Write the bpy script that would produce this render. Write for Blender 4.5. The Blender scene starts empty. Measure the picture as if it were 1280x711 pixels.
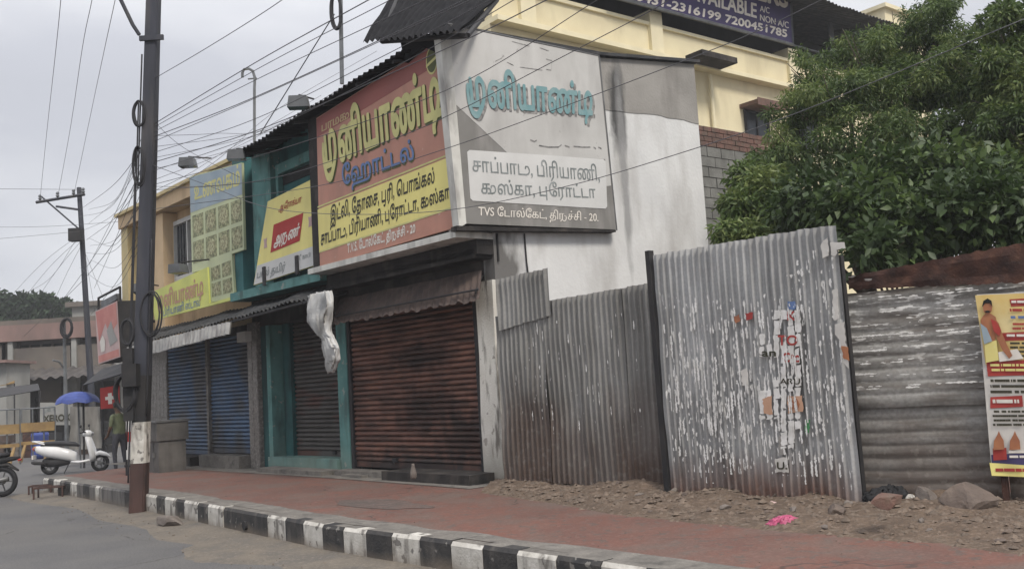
import bpy, bmesh, math, random
import numpy as np
from mathutils import Vector, Matrix, noise
random.seed(7)
R = math.radians
sc = bpy.context.scene
COL = sc.collection

# ------------------------------------------------------------------ camera
FPX, HS, HY, CH = 1200.0, .06, 480.0, 1.6      # focal length in px of a 1280 px frame, horizon slope / height, eye height
up = Vector((-HS, 1, -(HY - 355.5) / FPX)).normalized()
fw = Vector((0, 0, -1)); fw = (fw - fw.dot(up) * up).normalized()
rt = fw.cross(up)
ROT_W = Matrix((rt, fw, up))                    # rows are the world axes written in camera space
cam = bpy.data.objects.new('camera', bpy.data.cameras.new('camera')); COL.objects.link(cam)
cam.matrix_world = Matrix.Translation((0, 0, CH)) @ ROT_W.to_4x4()
cam.data.sensor_width = 36; cam.data.lens = FPX / 1280 * 36
cam.data.clip_end = 2000; cam.data.clip_start = .05
sc.camera = cam

# ------------------------------------------------------------------ world, sun, exposure
SUN_EL, SUN_AZ = 50, 150                        # azimuth clockwise from +Y: behind the camera, to the right
w = bpy.data.worlds.new('World'); sc.world = w; w.use_nodes = True
nt = w.node_tree; N = nt.nodes; LK = nt.links
bg = N['Background']
sky = N.new('ShaderNodeTexSky'); sky.sky_type = 'NISHITA'; sky.sun_disc = False
sky.sun_elevation = R(SUN_EL); sky.sun_rotation = R(SUN_AZ); sky.dust_density = 3
tc = N.new('ShaderNodeTexCoord')
mp = N.new('ShaderNodeMapping'); mp.inputs['Scale'].default_value = (1.3, 1.3, 4)
nz = N.new('ShaderNodeTexNoise'); nz.inputs['Scale'].default_value = 1.6; nz.inputs['Detail'].default_value = 5
rp = N.new('ShaderNodeValToRGB')
rp.color_ramp.elements[0].position = .4; rp.color_ramp.elements[0].color = (4.5, 4.6, 5.0, 1)
rp.color_ramp.elements[1].position = .62; rp.color_ramp.elements[1].color = (6.1, 6.15, 6.35, 1)
sp = N.new('ShaderNodeSeparateXYZ')
mr = N.new('ShaderNodeMapRange'); mr.inputs[1].default_value = .3; mr.inputs[2].default_value = 1
mr.inputs[3].default_value = 1; mr.inputs[4].default_value = 2.4
mu = N.new('ShaderNodeMixRGB'); mu.blend_type = 'MULTIPLY'; mu.inputs[0].default_value = 1
mx = N.new('ShaderNodeMixRGB'); mx.inputs[0].default_value = .94
LK.new(tc.outputs['Generated'], mp.inputs[0]); LK.new(mp.outputs[0], nz.inputs[0]); LK.new(nz.outputs[0], rp.inputs[0])
LK.new(tc.outputs['Generated'], sp.inputs[0]); LK.new(sp.outputs[2], mr.inputs[0])
LK.new(rp.outputs[0], mu.inputs[1]); LK.new(mr.outputs[0], mu.inputs[2])
LK.new(sky.outputs[0], mx.inputs[1]); LK.new(mu.outputs[0], mx.inputs[2]); LK.new(mx.outputs[0], bg.inputs[0])
bg.inputs[1].default_value = .1
sun = bpy.data.objects.new('sun', bpy.data.lights.new('sun', 'SUN')); COL.objects.link(sun)
sun.data.energy = 2.0; sun.data.angle = R(14); sun.data.color = (1, .93, .83)
az = R(SUN_AZ); sd = Vector((math.sin(az) * math.cos(R(SUN_EL)), math.cos(az) * math.cos(R(SUN_EL)), math.sin(R(SUN_EL))))
sun.rotation_euler = sd.to_track_quat('Z', 'Y').to_euler()
sc.view_settings.view_transform = 'Standard'; sc.view_settings.look = 'None'
sc.view_settings.gamma = 1; sc.view_settings.exposure = .5
sc.cycles.max_bounces = 5; sc.cycles.use_denoising = True

# ------------------------------------------------------------------ surveying helpers
def ray(x, y): return ROT_W @ Vector((x - 640, -(y - 355.5), -FPX))
EYE = Vector((0, 0, CH))
def gp(x, y, z=0.0):
    r = ray(x, y); return EYE + r * ((z - CH) / r.z)
def dp(x, y, d):
    r = ray(x, y); return EYE + r * (d / r.y)
def vpd(x):
    r = ray(x, HY - HS * (x - 640)); r.z = 0; return r.normalized()
class Frame:                                    # x along a wall to the right, y into it, z up
    def __init__(s, o, xd):
        s.o = Vector((o[0], o[1], 0)); s.x = Vector((xd[0], xd[1], 0)).normalized(); s.y = Vector((-s.x.y, s.x.x, 0))
        s.ang = math.atan2(s.x.y, s.x.x)
        s.M = Matrix.Translation(s.o) @ Matrix.Rotation(s.ang, 4, 'Z')
    def px(s, x, y, yy=0.0):
        r = ray(x, y); p = EYE + r * ((yy - (EYE - s.o).dot(s.y)) / r.dot(s.y)) - s.o
        return (p.dot(s.x), p.z)
    def loc(s, p):
        q = Vector(p) - s.o; return (q.dot(s.x), q.dot(s.y), q.z)
    def shift(s, x, y):
        p = s.M @ Vector((x, y, 0)); return Frame((p.x, p.y), (s.x.x, s.x.y))
P0 = gp(634, 603, .28)
FF = Frame(P0, -vpd(-403))                      # shop front, x = 0 at the right corner, negative to the left
SF = Frame(P0, vpd(2180))                       # side wall
WF = Frame((0, 0), (1, 0))
ZP = .28                                        # pavement height

# ------------------------------------------------------------------ mesh building
class MB:
    def __init__(s): s.v = []; s.f = []; s.m = []
    def add(s, vs, fs, m=0):
        b = len(s.v); s.v += [tuple(v) for v in vs]; s.f += [tuple(i + b for i in f) for f in fs]; s.m += [m] * len(fs); return s
    def box(s, x0, x1, y0, y1, z0, z1, m=0):
        x0, x1 = sorted((x0, x1)); y0, y1 = sorted((y0, y1)); z0, z1 = sorted((z0, z1))
        return s.add([(x0,y0,z0),(x1,y0,z0),(x1,y1,z0),(x0,y1,z0),(x0,y0,z1),(x1,y0,z1),(x1,y1,z1),(x0,y1,z1)],
            [(0,3,2,1),(4,5,6,7),(0,1,5,4),(1,2,6,5),(2,3,7,6),(3,0,4,7)], m)
    def prism(s, pts, y0, y1, m=0):             # pts in (x,z), front at y0
        n = len(pts)
        a = sum(pts[i][0]*pts[(i+1)%n][1]-pts[(i+1)%n][0]*pts[i][1] for i in range(n))
        if a < 0: pts = pts[::-1]
        return s.add([(p[0], y0, p[1]) for p in pts] + [(p[0], y1, p[1]) for p in pts],
            [tuple(range(n)), tuple(range(2*n-1, n-1, -1))] + [(i, n+i, n+(i+1)%n, (i+1)%n) for i in range(n)], m)
    def slab(s, pts, z0, z1, m=0):              # pts in (x,y)
        n = len(pts)
        a = sum(pts[i][0]*pts[(i+1)%n][1]-pts[(i+1)%n][0]*pts[i][1] for i in range(n))
        if a < 0: pts = pts[::-1]
        return s.add([(p[0], p[1], z0) for p in pts] + [(p[0], p[1], z1) for p in pts],
            [tuple(range(n-1, -1, -1)), tuple(range(n, 2*n))] + [(i, (i+1)%n, n+(i+1)%n, n+i) for i in range(n)], m)
    def hexa(s, f, b, m=0):                     # four front corners and four back corners, any points
        return s.add(list(f) + list(b), [(0,1,2,3),(7,6,5,4),(0,4,5,1),(1,5,6,2),(2,6,7,3),(3,7,4,0)], m)
    def tube(s, pts, r, n=6, m=0, cap=True):
        pts = [Vector(p) for p in pts]; k = len(pts); rs = r if isinstance(r, (list, tuple)) else [r] * k
        vs = []; fs = []; prev = None
        for i, p in enumerate(pts):
            t = (pts[min(i+1, k-1)] - pts[max(i-1, 0)]).normalized()
            a = prev if prev is not None else (Vector((0,0,1)) if abs(t.z) < .9 else Vector((1,0,0)))
            u = (a - a.dot(t) * t).normalized(); v = t.cross(u); prev = u
            for j in range(n):
                an = 2*math.pi*j/n; vs.append(p + (u*math.cos(an) + v*math.sin(an)) * rs[i])
        for i in range(k-1):
            for j in range(n): fs.append((i*n+j, i*n+(j+1)%n, (i+1)*n+(j+1)%n, (i+1)*n+j))
        if cap: fs.append(tuple(range(n-1, -1, -1))); fs.append(tuple(range((k-1)*n, k*n)))
        return s.add(vs, fs, m)
    def rings(s, secs, m=0, cap=True):          # loft through rings of equal point count
        n = len(secs[0]); vs = [p for r in secs for p in r]; fs = []
        for i in range(len(secs)-1):
            for j in range(n): fs.append((i*n+j, i*n+(j+1)%n, (i+1)*n+(j+1)%n, (i+1)*n+j))
        if cap: fs.append(tuple(range(n-1, -1, -1))); fs.append(tuple(range((len(secs)-1)*n, len(secs)*n)))
        return s.add(vs, fs, m)
    def torus(s, c, ax, R_, r, n=20, k=6, m=0, sx=1, sz=1):
        c = Vector(c); q = Vector(ax).to_track_quat('Z', 'Y'); pts = [c + q @ Vector((math.cos(2*math.pi*i/n)*R_*sx, math.sin(2*math.pi*i/n)*R_*sz, 0)) for i in range(n+1)]
        return s.tube(pts, r, k, m, False)
    def grid(s, fn, nu, nv, m=0):
        vs = [fn(i/nu, j/nv) for j in range(nv+1) for i in range(nu+1)]
        return s.add(vs, [(j*(nu+1)+i, j*(nu+1)+i+1, (j+1)*(nu+1)+i+1, (j+1)*(nu+1)+i) for j in range(nv) for i in range(nu)], m)
    def mesh(s, name, mats, base=(0,0,0), X=None, smooth=False):
        me = bpy.data.meshes.new(name)
        vs = s.v
        if X is not None: vs = [tuple(X @ Vector(v)) for v in vs]
        me.from_pydata([(v[0]-base[0], v[1]-base[1], v[2]-base[2]) for v in vs], [], s.f)
        for t in (mats if isinstance(mats, (list, tuple)) else [mats]): me.materials.append(t)
        me.polygons.foreach_set('material_index', s.m)
        if smooth: me.polygons.foreach_set('use_smooth', [True]*len(s.f))
        me.update(); return me

def tag(o, label=None, cat=None, group=None, kind=None):
    for k, v in (('label', label), ('category', cat), ('group', group), ('kind', kind)):
        if v: o[k] = v
class Thing:
    def __init__(s, name, label, cat, frame=WF, base=(0,0,0), group=None):
        s.fr = frame; s.base = base
        o = bpy.data.objects.new(name, None); COL.objects.link(o); s.o = o; o.empty_display_size = .2
        o.matrix_world = frame.M @ Matrix.Translation(base); tag(o, label, cat, group)
    def part(s, name, mb, mat, parent=None, frame=None, smooth=False, label=None, kind=None):
        X = None
        if frame is not None: X = s.fr.M.inverted() @ frame.M
        o = bpy.data.objects.new(name, mb.mesh(name, mat, s.base, X, smooth)); COL.objects.link(o); o.parent = parent or s.o
        tag(o, label, None, None, kind); return o
    def inst(s, name, me, loc, parent=None, rot=None, scale=None):
        o = bpy.data.objects.new(name, me); COL.objects.link(o); o.parent = parent or s.o
        o.location = (loc[0]-s.base[0], loc[1]-s.base[1], loc[2]-s.base[2])
        if rot: o.rotation_euler = rot
        if scale: o.scale = scale
        return o
def single(name, label, cat, mb, mat, frame=WF, base=None, smooth=False, group=None, kind=None):
    if base is None:
        a = np.array(mb.v); base = ((a[:,0].min()+a[:,0].max())/2, (a[:,1].min()+a[:,1].max())/2, a[:,2].min())
    o = bpy.data.objects.new(name, mb.mesh(name, mat, base, None, smooth)); COL.objects.link(o)
    o.matrix_world = frame.M @ Matrix.Translation(base); tag(o, label, cat, group, kind); return o
def dup(root, M=None, label=None):
    r = root.copy(); COL.objects.link(r)
    if M is not None: r.matrix_world = M
    if label: r['label'] = label
    for ch in list(root.children):
        c = ch.copy(); COL.objects.link(c); c.parent = r
        for g in list(ch.children):
            d = g.copy(); COL.objects.link(d); d.parent = c
    return r

# ------------------------------------------------------------------ materials
def mk(name, c, c2=None, scale=3, st=(1,1,1), dirt=None, ds=2, dst=(1,1,.25), lo=.5, hi=.7, da=.8, rough=.85, bump=.15, bs=40,
       metal=0, low=None, flecks=None, spot=None, trans=0, wear=None, wpos=.6, spec=.3, grain=None, cracks=0):
    m = bpy.data.materials.new(name); m.use_nodes = True; nt = m.node_tree; n = nt.nodes; L = nt.links
    b = n['Principled BSDF']; g = n.new('ShaderNodeNewGeometry'); P = g.outputs['Position']
    def ns(sc_, st_=(1,1,1), det=5, off=0, dist=0):
        mp = n.new('ShaderNodeMapping'); mp.inputs['Scale'].default_value = st_; mp.inputs['Location'].default_value = (off, off*.7, off*1.3)
        t = n.new('ShaderNodeTexNoise'); t.inputs['Scale'].default_value = sc_; t.inputs['Detail'].default_value = det
        t.inputs['Distortion'].default_value = dist
        L.new(P, mp.inputs[0]); L.new(mp.outputs[0], t.inputs[0]); return t.outputs[0]
    def ramp(x, a, b_):
        r = n.new('ShaderNodeMapRange'); r.inputs[1].default_value = a; r.inputs[2].default_value = b_; L.new(x, r.inputs[0]); return r.outputs[0]
    def mul(a, v, op='MULTIPLY'):
        q = n.new('ShaderNodeMath'); q.operation = op; q.use_clamp = True
        L.new(a, q.inputs[0])
        if isinstance(v, (int, float)): q.inputs[1].default_value = v
        else: L.new(v, q.inputs[1])
        return q.outputs[0]
    def mix(f, a, b_):
        q = n.new('ShaderNodeMixRGB')
        L.new(f, q.inputs[0])
        for i, z in ((1, a), (2, b_)):
            if isinstance(z, tuple): q.inputs[i].default_value = (*z, 1)
            else: L.new(z, q.inputs[i])
        return q.outputs[0]
    c2 = c2 or tuple(x*.8 for x in c)
    colr = mix(ramp(ns(scale, st), .35, .65), c, c2)
    if wear: colr = mix(mul(ramp(ns(9, (1,1,1), 8, 5), wpos, wpos+.04), .9), colr, wear)
    if dirt: colr = mix(mul(ramp(ns(ds, dst, 6, 3), lo, hi), da), colr, dirt)
    if spot:                                      # list of (world position, radii, colour, amount): a stain with its own place
        for (p, rad, sc_, am) in spot:
            v = n.new('ShaderNodeVectorMath'); v.operation = 'SUBTRACT'; L.new(P, v.inputs[0]); v.inputs[1].default_value = p
            d = n.new('ShaderNodeVectorMath'); d.operation = 'DIVIDE'; L.new(v.outputs[0], d.inputs[0]); d.inputs[1].default_value = rad
            l = n.new('ShaderNodeVectorMath'); l.operation = 'LENGTH'; L.new(d.outputs[0], l.inputs[0])
            nn = ns(5, (1,1,.45), 12, 9)
            s_ = n.new('ShaderNodeMath'); s_.operation = 'MULTIPLY_ADD'; L.new(nn, s_.inputs[0]); s_.inputs[1].default_value = -1.5; L.new(l.outputs['Value'], s_.inputs[2])
            colr = mix(mul(ramp(s_.outputs[0], .35, -.25), am), colr, sc_)
    if low:                                       # (z0, z1, colour, amount): splashed mud or rust that climbs from the ground
        sz = n.new('ShaderNodeSeparateXYZ'); L.new(P, sz.inputs[0])
        s_ = n.new('ShaderNodeMath'); s_.operation = 'MULTIPLY_ADD'; L.new(ns(2.2, (1,1,.5), 6, 7), s_.inputs[0])
        s_.inputs[1].default_value = -(low[1]-low[0])*1.6; L.new(sz.outputs[2], s_.inputs[2])
        sh = (low[1]-low[0])*.8
        colr = mix(mul(ramp(s_.outputs[0], low[1]-sh, low[0]-sh), low[3]), colr, low[2])
    if flecks:                                    # (colour, scale, stretch, threshold, z-lo, z-hi)
        f = ramp(ns(flecks[1], flecks[2], 3, 11), flecks[3], flecks[3]+.03)
        reg = ramp(ns(1.1, (1,1,1), 2, 15), .42, .52)
        sz = n.new('ShaderNodeSeparateXYZ'); L.new(P, sz.inputs[0])
        a = ramp(sz.outputs[2], flecks[4], flecks[4]+.25); e = ramp(sz.outputs[2], flecks[5]+.3, flecks[5])
        colr = mix(mul(mul(mul(f, reg), a), e), colr, flecks[0])
    if cracks:
        mpc = n.new('ShaderNodeMapping'); mpc.inputs['Scale'].default_value = (cracks, cracks, cracks); L.new(P, mpc.inputs[0])
        nd = n.new('ShaderNodeTexNoise'); nd.inputs['Scale'].default_value = 2.5; L.new(mpc.outputs[0], nd.inputs[0])
        mixv = n.new('ShaderNodeMixRGB'); mixv.inputs[0].default_value = .35; L.new(mpc.outputs[0], mixv.inputs[1]); L.new(nd.outputs[1], mixv.inputs[2])
        vo = n.new('ShaderNodeTexVoronoi'); vo.feature = 'DISTANCE_TO_EDGE'; vo.inputs['Scale'].default_value = 1; L.new(mixv.outputs[0], vo.inputs[0])
        ck = mul(ramp(vo.outputs[0], .012, .004), ramp(ns(.8, (1,1,1), 2, 41), .5, .56)); colr = mix(mul(ck, .7), colr, (.04,.035,.032))
    if grain:
        gn = mul(ramp(ns(grain[0], (1,1,1), 2, 21), .42, .6), grain[1]); colr = mix(gn, colr, grain[2])
        gn = mul(ramp(ns(grain[0]*.45, (1,1,1), 3, 31), .56, .64), grain[1]); colr = mix(gn, colr, tuple(min(1, x*2.4) for x in grain[2]))
    L.new(colr, b.inputs['Base Color'])
    b.inputs['Roughness'].default_value = rough; b.inputs['Metallic'].default_value = metal
    b.inputs['Specular IOR Level'].default_value = spec
    if bump:
        bp = n.new('ShaderNodeBump'); bp.inputs['Strength'].default_value = bump; bp.inputs['Distance'].default_value = .02
        L.new(ns(bs, (1,1,1), 6, 2), bp.inputs['Height']); L.new(bp.outputs[0], b.inputs['Normal'])
    if trans:
        out = n['Material Output']; t = n.new('ShaderNodeBsdfTranslucent'); L.new(colr, t.inputs[0]); q = n.new('ShaderNodeMixShader')
        q.inputs[0].default_value = trans; L.new(b.outputs[0], q.inputs[1]); L.new(t.outputs[0], q.inputs[2]); L.new(q.outputs[0], out.inputs[0])
    return m
def plain(name, c, rough=.7, metal=0): return mk(name, c, tuple(x*.88 for x in c), 6, rough=rough, bump=.05, metal=metal)
K = (.012, .011, .012)
M = {}
M['asphalt'] = mk('asphalt', (.1,.099,.102), (.128,.125,.122), 1.2, (1,1,1), (.15,.138,.12), .5, (1,1,1), .45, .75, .45, bump=.4, bs=90, grain=(60,.55,(.055,.053,.053)), cracks=.6)
M['sand'] = mk('sand', (.165,.142,.115), (.12,.108,.092), 3, dirt=(.1,.095,.09), ds=2.5, dst=(1,1,1), bump=.5, bs=60, grain=(55,.4,(.1,.085,.07)))
M['dirt'] = mk('dirt', (.15,.108,.078), (.095,.068,.05), 5, dirt=(.2,.165,.13), ds=9, dst=(1,1,1), lo=.55, hi=.7, bump=.9, bs=45, grain=(38,.6,(.08,.06,.047)))
M['redpave'] = mk('redpave', (.165,.076,.058), (.125,.066,.054), 1.6, (1,1,1), (.13,.1,.085), 1.6, (1,1,1), .44, .66, .85, bump=.25, bs=60, wear=(.1,.078,.068), wpos=.56, rough=.8, grain=(45,.4,(.08,.048,.04)), cracks=.9)
M['cement'] = mk('cement', (.2,.185,.165), (.13,.12,.108), 4, grain=(40,.35,(.08,.075,.07)), dirt=(.07,.065,.06), ds=6, dst=(1,1,1), lo=.55, hi=.7, bump=.4)
M['kerbwhite'] = mk('kerbwhite', (.56,.54,.5), (.43,.41,.37), 8, dirt=(.1,.09,.08), ds=7, dst=(1,1,.3), lo=.53, hi=.68, da=.85, wear=(.15,.14,.13), wpos=.6, bump=.3, low=(.0,.14,(.2,.165,.13),.8))
M['kerbblack'] = mk('kerbblack', (.03,.03,.032), (.055,.052,.05), 8, dirt=(.16,.145,.13), ds=7, dst=(1,1,.3), lo=.55, hi=.75, da=.6, wear=(.19,.18,.165), wpos=.63, bump=.3, low=(.0,.12,(.17,.14,.11),.8))
M['kerbgrey'] = mk('kerbgrey', (.17,.16,.15), (.085,.08,.078), 12, (1,1,.2), bump=.3, low=(.0,.12,(.17,.14,.11),.8))
def sheetmat(name, base, base2, low, fl, **k): return mk(name, base, base2, 2.2, (1,1,.25), dirt=(.15,.145,.135), ds=5, dst=(1,1,.12), lo=.5, hi=.68, da=.6, rough=.7, metal=.1, grain=(30,.15,(.15,.145,.135)), bump=.12, low=low, flecks=fl, **k)
pA = FF.M @ Vector((0,0,0))
fap = Vector((.15, 12.2, .95))
M['sheetA'] = sheetmat('sheetA', (.27,.268,.26), (.18,.178,.17), (.3,1.5,(.075,.044,.032),.93), ((.75,.74,.72), 17, (1,1,.45), .72, .9, 2.2), spot=[(fap, (.75,.75,.8), (.085,.055,.042), .5)])
M['sheetB'] = sheetmat('sheetB', (.43,.435,.435), (.31,.312,.31), (.25,.8,(.13,.062,.042),.95), ((.75,.74,.72), 22, (1,1,.25), .66, .65, 2.35))
M['sheetC'] = mk('sheetC', (.33,.325,.31), (.22,.215,.2), 4, (.5,.5,3), dirt=(.1,.085,.075), ds=3.5, dst=(.4,.4,3.5), lo=.47, hi=.66, da=.75, rough=.8, metal=0, spec=.15, low=(.3,1.25,(.075,.048,.037),.95), flecks=((.68,.67,.64), 12, (.5,.5,3.4), .58, 1.1, 2.25), grain=(30,.3,(.11,.1,.09)))
M['rust'] = mk('rust', (.075,.036,.027), (.035,.022,.02), 5, dirt=(.12,.06,.04), ds=9, dst=(1,1,1), rough=.9, bump=.4, flecks=((.7,.68,.65), 10, (.5,.5,1.5), .68, 2.2, 2.5))
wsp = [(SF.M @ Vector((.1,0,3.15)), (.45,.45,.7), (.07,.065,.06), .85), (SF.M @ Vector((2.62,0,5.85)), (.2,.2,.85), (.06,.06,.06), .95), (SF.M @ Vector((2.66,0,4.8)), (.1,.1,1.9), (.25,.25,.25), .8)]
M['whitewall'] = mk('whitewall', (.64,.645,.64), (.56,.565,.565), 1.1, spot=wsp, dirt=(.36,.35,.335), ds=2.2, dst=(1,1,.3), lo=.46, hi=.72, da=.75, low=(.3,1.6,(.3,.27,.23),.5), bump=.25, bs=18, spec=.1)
M['greywall'] = mk('greywall', (.3,.288,.27), (.24,.23,.215), 1.5, spot=wsp, dirt=(.16,.15,.14), ds=3, dst=(1,1,.2), lo=.5, hi=.7, da=.6, bump=.3, bs=25, spec=.1)
M['stain'] = mk('stain', (.1,.1,.1), (.05,.05,.05), 6, bump=.2)
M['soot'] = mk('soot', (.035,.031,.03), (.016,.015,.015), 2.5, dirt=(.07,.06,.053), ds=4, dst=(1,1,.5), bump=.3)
M['columnwhite'] = mk('columnwhite', (.66,.65,.6), (.52,.5,.45), 3, (1,1,.4), dirt=(.075,.065,.055), ds=5, dst=(1.3,1.3,.3), lo=.5, hi=.62, da=.85, wear=(.3,.28,.25), wpos=.64, low=(.28,1.0,(.16,.14,.11),.8), bump=.35)
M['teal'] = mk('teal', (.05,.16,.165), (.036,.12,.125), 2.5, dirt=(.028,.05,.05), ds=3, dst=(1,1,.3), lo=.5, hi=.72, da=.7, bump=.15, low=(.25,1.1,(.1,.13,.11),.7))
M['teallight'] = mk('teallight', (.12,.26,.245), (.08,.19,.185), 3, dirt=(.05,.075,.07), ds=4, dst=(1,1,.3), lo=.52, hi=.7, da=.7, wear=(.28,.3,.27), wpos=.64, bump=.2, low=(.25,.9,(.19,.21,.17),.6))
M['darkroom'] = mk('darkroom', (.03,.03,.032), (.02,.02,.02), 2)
M['roofsheet'] = mk('roofsheet', (.05,.052,.056), (.03,.031,.034), 3, dirt=(.085,.082,.08), ds=5, dst=(1,1,1), rough=.9, bump=.3)
shp = FF.M @ Vector((-1.75, 0, 1.3)); shq = FF.M @ Vector((-.9, 0, .9)); shr = FF.M @ Vector((-2.2, 0, 2.9))
M['rustslat'] = mk('rustslat', (.2,.098,.07), (.14,.07,.054), 2.2, (1,1,.8), dirt=(.06,.036,.03), ds=3, dst=(.5,.5,3.2), lo=.45, hi=.64, da=.85, rough=.6, metal=.2, bump=.1,
    spot=[(shp, (.75,1,.42), K, .65), (shq, (.8,1,.4), K, .75), (FF.M @ Vector((-2.2,0,.35)), (2.4,2,.35), (.03,.026,.026), .9), (FF.M @ Vector((-1.9,0,2.1)), (.9,1,.25), K, .7)])
M['blueslat'] = mk('blueslat', (.085,.145,.24), (.06,.1,.17), 1.2, (1,1,1), dirt=(.085,.082,.082), ds=1.1, dst=(1,1,1), lo=.44, hi=.6, da=.9, rough=.5, metal=.2, bump=.1, low=(.3,1.1,(.05,.045,.045),.9))
M['greyslat'] = mk('greyslat', (.09,.083,.078), (.065,.06,.057), 2, dirt=(.1,.045,.035), ds=1.2, dst=(.5,.5,2.5), lo=.52, hi=.62, da=.8, rough=.6, metal=.25, bump=.1)
M['steel'] = mk('steel', (.2,.2,.2), (.12,.12,.12), 5, rough=.5, metal=.5)
M['blackmetal'] = mk('blackmetal', (.022,.022,.025), (.035,.033,.033), 6, rough=.7)
M['signred'] = mk('signred', (.47,.235,.175), (.4,.2,.15), 1.6, dirt=(.3,.17,.13), ds=2.6, dst=(1,1,.3), da=.6, rough=.55, bump=.35, bs=2.5, wear=(.5,.33,.27), wpos=.69)
M['signredtop'] = mk('signredtop', (.3,.1,.085), (.25,.085,.075), 1.2, rough=.55, bump=.03)
M['signyellow'] = mk('signyellow', (.76,.68,.24), (.68,.61,.22), 1.5, dirt=(.5,.43,.18), ds=3, da=.35, rough=.55, bump=.35, bs=2.5, wear=(.7,.66,.4), wpos=.69)
M['letteryellow'] = mk('letteryellow', (.6,.57,.24), (.48,.46,.2), 4, rough=.6, bump=0)
M['lettergreen'] = mk('lettergreen', (.1,.11,.04), (.07,.08,.03), 4, rough=.6, bump=0)
M['letterblue'] = mk('letterblue', (.13,.2,.38), (.1,.16,.32), 4, rough=.6, bump=0)
M['letterblack'] = mk('letterblack', (.035,.035,.02), (.05,.045,.03), 6, rough=.6, bump=0)
M['letterwhite'] = plain('letterwhite', (.7,.66,.6))
M['letterpale'] = plain('letterpale', (.52,.4,.22))
M['letterteal'] = mk('letterteal', (.13,.26,.28), (.2,.31,.32), 6, rough=.6, bump=0)
M['lettergrey'] = mk('lettergrey', (.13,.15,.15), (.25,.27,.27), 9, rough=.6, bump=0)
M['shadowgrey'] = mk('shadowgrey', (.1,.1,.1), (.3,.29,.28), 14, rough=.6, bump=0)
M['panelgrey'] = mk('panelgrey', (.2,.195,.185), (.165,.16,.15), 2, dirt=(.26,.25,.24), ds=5, rough=.7, bump=.05)
M['panellight'] = mk('panellight', (.5,.495,.48), (.43,.425,.41), 1.4, dirt=(.3,.29,.28), ds=2.4, dst=(1,1,.3), da=.55, rough=.6, bump=.25, bs=3, wear=(.3,.29,.28), wpos=.7)
M['panelwhite'] = mk('panelwhite', (.57,.57,.56), (.5,.5,.49), 2, rough=.6, bump=.05)
M['frameivory'] = mk('frameivory', (.6,.6,.56), (.48,.47,.44), 3, dirt=(.2,.19,.18), ds=5, rough=.7)
M['orange'] = mk('orange', (.58,.43,.27), (.5,.37,.23), 2, dirt=(.22,.15,.09), ds=2, dst=(1,1,.25), lo=.52, hi=.72, da=.6, bump=.15)
M['ochre'] = mk('ochre', (.56,.46,.26), (.48,.4,.22), 2, dirt=(.2,.15,.08), ds=2, dst=(1,1,.25), da=.6, bump=.15)
M['cream'] = mk('cream', (.7,.63,.43), (.64,.57,.39), 1.2, dirt=(.38,.33,.22), ds=1.3, dst=(1,1,.25), lo=.55, hi=.8, da=.5, bump=.12, spec=.15)
M['creamlight'] = mk('creamlight', (.74,.67,.47), (.66,.6,.42), 2, bump=.1)
M['purple'] = mk('purple', (.05,.035,.12), (.04,.03,.09), 2, rough=.5, bump=.03)
M['paleblue'] = mk('paleblue', (.3,.37,.42), (.24,.31,.37), 2, dirt=(.36,.4,.4), ds=2, da=.5, rough=.5, bump=.02)
M['palegreen'] = mk('palegreen', (.5,.54,.33), (.42,.46,.29), 2, rough=.5, bump=.02)
M['lime'] = mk('lime', (.6,.62,.16), (.5,.53,.15), 2, rough=.5, bump=.02)
M['foodtile'] = mk('foodtile', (.12,.13,.06), (.38,.39,.22), 16, (1,1,1), dirt=(.07,.075,.04), ds=9, dst=(1,1,1), rough=.5, bump=.02)
M['fooddish'] = mk('fooddish', (.46,.46,.28), (.15,.13,.06), 20, rough=.5, bump=.02)
M['whiteframe'] = plain('whiteframe', (.55,.55,.53))
M['glass'] = mk('glass', (.05,.06,.07), (.03,.035,.04), 2, rough=.15, bump=0)
M['tile'] = mk('tile', (.2,.185,.17), (.12,.11,.1), 14, dirt=(.3,.28,.26), ds=25, dst=(1,1,1), rough=.5)
M['brick'] = mk('brick', (.16,.088,.07), (.11,.07,.058), 6, dirt=(.12,.09,.07), ds=8, dst=(1,1,1), bump=.5)
M['block'] = mk('block', (.2,.2,.185), (.14,.14,.13), 3, dirt=(.08,.08,.07), ds=3, dst=(1,1,.4), bump=.5)
M['mortar'] = mk('mortar', (.12,.115,.105), (.09,.085,.08), 5, bump=.4)
M['bark'] = mk('bark', (.07,.055,.042), (.04,.032,.026), 8, (1,1,.2), bump=.6)
M['leafa'] = mk('leafa', (.105,.155,.045), (.075,.12,.035), 2, rough=.5, bump=0, trans=.35, spec=.4)
M['leafb'] = mk('leafb', (.05,.082,.026), (.036,.062,.02), 2, rough=.5, bump=0, trans=.3, spec=.4)
M['leafc'] = mk('leafc', (.19,.235,.075), (.14,.185,.06), 2, rough=.5, bump=0, trans=.4, spec=.4)
M['fartree'] = mk('fartree', (.045,.07,.035), (.03,.05,.028), .5, bump=0, trans=.2)
M['pole'] = mk('pole', (.05,.053,.068), (.035,.037,.046), 5, (1,1,.15), dirt=(.09,.085,.085), ds=4, dst=(1,1,.15), rough=.65, metal=.2, bump=.15)
M['polemaroon'] = mk('polemaroon', (.075,.042,.036), (.05,.03,.027), 5, (1,1,.3), dirt=(.02,.02,.02), ds=6, rough=.8)
M['poleblack'] = mk('poleblack', (.02,.02,.022), (.032,.03,.03), 5, rough=.8)
M['cable'] = plain('cable', (.03,.03,.034)); M['wire'] = plain('wire', (.1,.1,.11))
M['galv'] = mk('galv', (.16,.17,.18), (.11,.115,.12), 4, metal=.3, rough=.5)
M['cabinet'] = mk('cabinet', (.14,.13,.12), (.09,.085,.08), 3, dirt=(.05,.045,.04), ds=4, rough=.6, metal=.15)
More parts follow.
